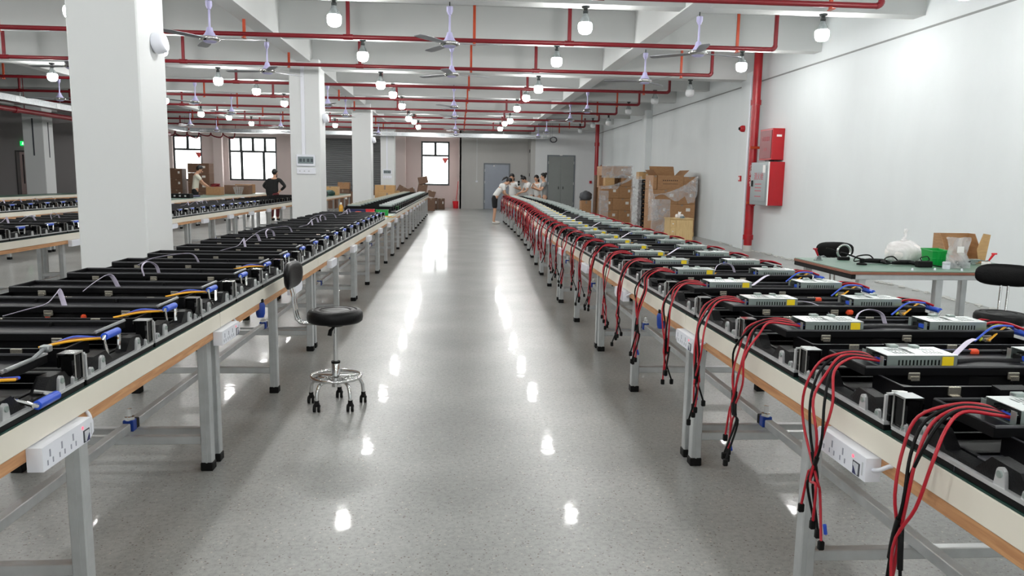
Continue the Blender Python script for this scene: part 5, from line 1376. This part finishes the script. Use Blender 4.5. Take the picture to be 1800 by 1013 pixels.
# ------------------------------------------------------------------ people
def skin_mesh(name, verts, edges, radii, root, material, parent, sub=2):
    me = bpy.data.meshes.new(name); me.from_pydata(verts, edges, [])
    o = bpy.data.objects.new(name, me); COL.objects.link(o); o.parent = parent
    o.modifiers.new('Skin', 'SKIN')
    sv = me.skin_vertices[0].data
    for i, r in enumerate(radii):
        sv[i].radius = r if isinstance(r, tuple) else (r, r); sv[i].use_root = (i == root)
    ss = o.modifiers.new('Sub', 'SUBSURF'); ss.levels = sub; ss.render_levels = sub
    dg = bpy.context.evaluated_depsgraph_get(); dg.update()
    nm = bpy.data.meshes.new_from_object(o.evaluated_get(dg)); nm.materials.clear(); nm.materials.append(MATS[material])
    nm.polygons.foreach_set('use_smooth', [True]*len(nm.polygons))
    o.modifiers.clear(); o.data = nm; nm.name = name
    return o
def person(label, loc, face, height=1.58, lean=0., neck=0., wrists=None, top='tee_white', bottom='cloth_black', shorts=False, hair='bun', sleeve='short', feet='shoe_white', jacket=False, akimbo=False):
    """faces +y locally; lean bends the trunk forward at the hip, neck bends the head"""
    root = thing('person', label, 'person', loc, face)
    s = height/1.6
    Rl = Matrix.Rotation(-lean, 3, 'X'); hip = Vector((0, 0, .83*s))
    def up(x, y, z): return hip + Rl @ (Vector((x, y, z))*s)
    pelvis = hip; waist = up(0, 0, .16); chest = up(0, 0, .36); shc = up(0, 0, .47); neckb = up(0, .005, .53)
    Rn = Matrix.Rotation(-(lean+neck), 3, 'X')
    jaw = neckb + Rn @ (Vector((0, .025, .075))*s); face_ = neckb + Rn @ (Vector((0, .02, .15))*s); crown = neckb + Rn @ (Vector((0, .0, .215))*s)
    V = [pelvis, waist, chest, shc, neckb, jaw, face_, crown]; E = [(0, 1), (1, 2), (2, 3), (3, 4), (4, 5), (5, 6), (6, 7)]
    Rr = [(.135*s, .095*s), (.11*s, .08*s), (.135*s, .09*s), (.1*s, .065*s), .045*s, (.055*s, .065*s), (.07*s, .085*s), (.055*s, .065*s)]
    arms = {}
    wr_ = wrists or [Vector((-.24, .06, .72))*s, Vector((.24, .06, .72))*s]
    for k, sg in enumerate((-1, 1)):
        sh = up(sg*.175, 0, .46); w = Vector(wr_[k])
        L1, L2 = .27*s, .24*s; d = w-sh; D = min(d.length, (L1+L2)*.98); dn = d.normalized(); w = sh+dn*D
        a_ = (L1*L1-L2*L2+D*D)/(2*D); h_ = math.sqrt(max(L1*L1-a_*a_, 0)); pole = Vector((sg*.6, -.5, -.6)) if not akimbo else Vector((sg*1., -.2, -.1))
        pole = (pole - dn*pole.dot(dn)).normalized(); el = sh+dn*a_+pole*h_
        i = len(V); V += [sh, el, w]; E += [(3, i), (i, i+1), (i+1, i+2)]; Rr += [.052*s, .037*s, .025*s]
        arms[k] = (sh, el, w)
        hd = (w-el).normalized(); sd = hd.cross(Vector((0, 0, 1)));
        if sd.length < .1: sd = Vector((1, 0, 0))
        sd.normalize(); pm_ = w+hd*.055*s; j = len(V); V.append(pm_); E.append((i+2, j)); Rr.append((.034*s, .016*s))
        for q in range(4):
            t_ = pm_ + hd*.03*s + sd*(q-1.5)*.018*s; tip = t_+hd*(.055+.01*(q in (1, 2)))*s+Vector((0, 0, -.02*s))
            V += [t_, tip]; E += [(j, len(V)-2), (len(V)-2, len(V)-1)]; Rr += [.0085*s, .007*s]
        th = w+hd*.03*s-sd*sg*.035*s; V += [th, th+hd*.035*s]; E += [(j, len(V)-2), (len(V)-2, len(V)-1)]; Rr += [.009*s, .0075*s]
    legs = []
    for sg in (-1, 1):
        hp = Vector((sg*.085*s, 0, .78*s)); kn = Vector((sg*.09*s, .02*s, .43*s)); an = Vector((sg*.09*s, -.02*s, .075*s)); toe = Vector((sg*.1*s, .12*s, .03*s))
        i = len(V); V += [hp, kn, an, toe]; E += [(0, i), (i, i+1), (i+1, i+2), (i+2, i+3)]; Rr += [.082*s, .052*s, .036*s, .032*s]; legs.append((hp, kn, an, toe))
    body = skin_mesh('body', V, E, Rr, 0, 'skin', root)
    # clothing, a little larger than the body
    sv, se, sr = [up(0, 0, -.03), waist, chest, shc, neckb-(neckb-shc)*.35], [(0, 1), (1, 2), (2, 3), (3, 4)], [(.15*s, .115*s), (.135*s, .105*s), (.152*s, .11*s), (.12*s, .085*s), (.065*s, .06*s)]
    for k in (0, 1):
        sh, el, w = arms[k]; i = len(sv)
        if sleeve == 'short': sv += [sh, sh+(el-sh)*.62]; se += [(3, i), (i, i+1)]; sr += [.068*s, .058*s]
        else: sv += [sh, el, el+(w-el)*.85]; se += [(3, i), (i, i+1), (i+1, i+2)]; sr += [.068*s, .055*s, .042*s]
    skin_mesh('shirt', sv, se, sr, 0, top, root)
    tv, te, tr = [up(0, 0, .1), hip+Vector((0, 0, -.03*s))], [(0, 1)], [(.145*s, .105*s), (.15*s, .112*s)]
    for hp, kn, an, toe in legs:
        i = len(tv); tv += [hp, kn + (hp-kn)*(.1 if shorts else 0)]; te += [(1, i), (i, i+1)]; tr += [.095*s, .082*s if shorts else .066*s]
        if not shorts: tv += [an+Vector((0, 0, .02*s))]; te += [(i+1, i+2)]; tr += [.055*s]
    skin_mesh('shorts' if shorts else 'trousers', tv, te, tr, 1, bottom, root)
    for hp, kn, an, toe in legs:
        part('shoe', MB().ell((an.x, (an.y+toe.y)/2+.01*s, .04*s), .045*s, .125*s, .05*s, 12, 8, lambda p: Vector((p.x, p.y, max(p.z, -.038*s)))), feet, root, 60)
    # face and hair
    hm = Matrix.Translation(face_) @ Rn.to_4x4()
    hr = MB().ell((0, 0, 0), .092*s, .105*s, .105*s, 18, 12, lambda p: Vector((p.x, p.y*1. if p.y < .035*s else .035*s+(p.y-.035*s)*(.25 if p.z < .045*s else .9), p.z if p.y < 0 or p.z > 0 else p.z*.35)))
    hr.xf(hm @ Matrix.Translation((0, -.018*s, .03*s)))
    ho = part('hair', hr, 'hair_black', root, 60)
    if hair == 'bun': part('bun', MB().ell((0, -.115*s, .085*s), .045*s, .045*s, .045*s, 10, 8).xf(hm), 'hair_black', ho, 60)
    if hair == 'topbun': part('bun', MB().ell((0, -.04*s, .15*s), .042*s, .042*s, .045*s, 10, 8).xf(hm), 'hair_black', ho, 60)
    if hair == 'tail': part('ponytail', MB().tube([hm @ Vector((0, -.1*s, .06*s)), hm @ Vector((0, -.16*s, .02*s)), hm @ Vector((0, -.17*s, -.08*s)), hm @ Vector((0, -.15*s, -.16*s))], [.03*s, .035*s, .03*s, .01*s], 8), 'hair_black', ho, 60)
    if hair == 'long': part('back_hair', MB().ell((0, -.05*s, -.06*s), .085*s, .06*s, .14*s, 14, 10).xf(hm), 'hair_black', ho, 60)
    for sg in (-1, 1):
        part('eye', MB().ell((sg*.03*s, .092*s, .01*s), .012*s, .006*s, .007*s, 8, 6).xf(hm), 'hair_black', root, 60)
        part('ear', MB().ell((sg*.082*s, -.005*s, -.01*s), .012*s, .02*s, .03*s, 8, 6).xf(hm), 'skin', root, 60)
    part('nose', MB().ell((0, .098*s, -.015*s), .012*s, .018*s, .022*s, 8, 6).xf(hm), 'skin', root, 60)
    part('mouth', MB().ell((0, .085*s, -.058*s), .022*s, .008*s, .006*s, 8, 6).xf(hm), 'sticker_red', root, 60)
    if jacket:
        part('jacket_tail', MB().ell((-.12*s, -.06*s, 1.0*s), .14*s, .05*s, .34*s, 12, 10), top, root, 60)
    return root
H = math.pi
person('woman in white tee and black shorts bending over bench end', (1.13, 24.2, 0), -H/2, 1.6, .62, .35, [(-.14, .5, .86), (.12, .52, .86)], 'tee_white', 'cloth_black', True, 'tail')
person('woman in pale top facing camera with raised black tool', (1.82, 25.95, 0), H*.9, 1.58, .08, .3, [(-.2, .3, 1.12), (.22, .22, 1.0)], 'tee_white', 'denim_light', False, 'long')
person('woman in white tee with top bun leaning over bench', (2.52, 26.4, 0), H*.58, 1.58, .35, .45, [(-.1, .48, .95), (.12, .46, .9)], 'tee_white', 'cloth_brown', False, 'topbun')
person('woman in white top and pale jeans with hands at chin', (2.78, 26.9, 0), H*.78, 1.55, .08, .25, [(-.04, .25, 1.2), (.06, .25, 1.2)], 'tee_white', 'denim_light', False, 'long')
person('woman in grey tee with bun and raised forearms', (2.86, 25.4, 0), H*.52, 1.6, .04, .15, [(-.06, .34, 1.14), (.1, .36, 1.12)], 'tee_grey', 'cloth_brown', False, 'bun')
person('man in pale shirt standing behind the third row bench', (-8.5, 25.5, 0), -H*.35, 1.68, .12, .4, [(-.1, .42, .98), (.12, .44, .98)], 'shirt_pale', 'cloth_black', False, None)
person('woman in black with hands on hips seen from behind', (-5.75, 24.5, 0), -.15, 1.58, .05, .1, [(-.17, .05, .93), (.17, .05, .93)], 'cloth_black', 'cloth_maroon', False, 'short', 'long', 'cloth_black', True, True)
person('person in white top half hidden behind slotted pillar', (-14.55, 27.3, 0), -H*.3, 1.6, .5, .3, [(-.1, .45, .85), (.12, .46, .85)], 'tee_white', 'cloth_black', False, 'tail')
ph = thing('hand_tool', 'black upright tool held up by woman in pale top', 'tool', (2.0, 25.58, 1.2)); part('tool_body', MB().cbox(-.035, .035, -.008, .008, .0, .16, .006), 'black_rubber', ph); part('tool_screen', MB().box(-.005, .012, -.0095, -.008, .07, .09), 'print_white', ph)
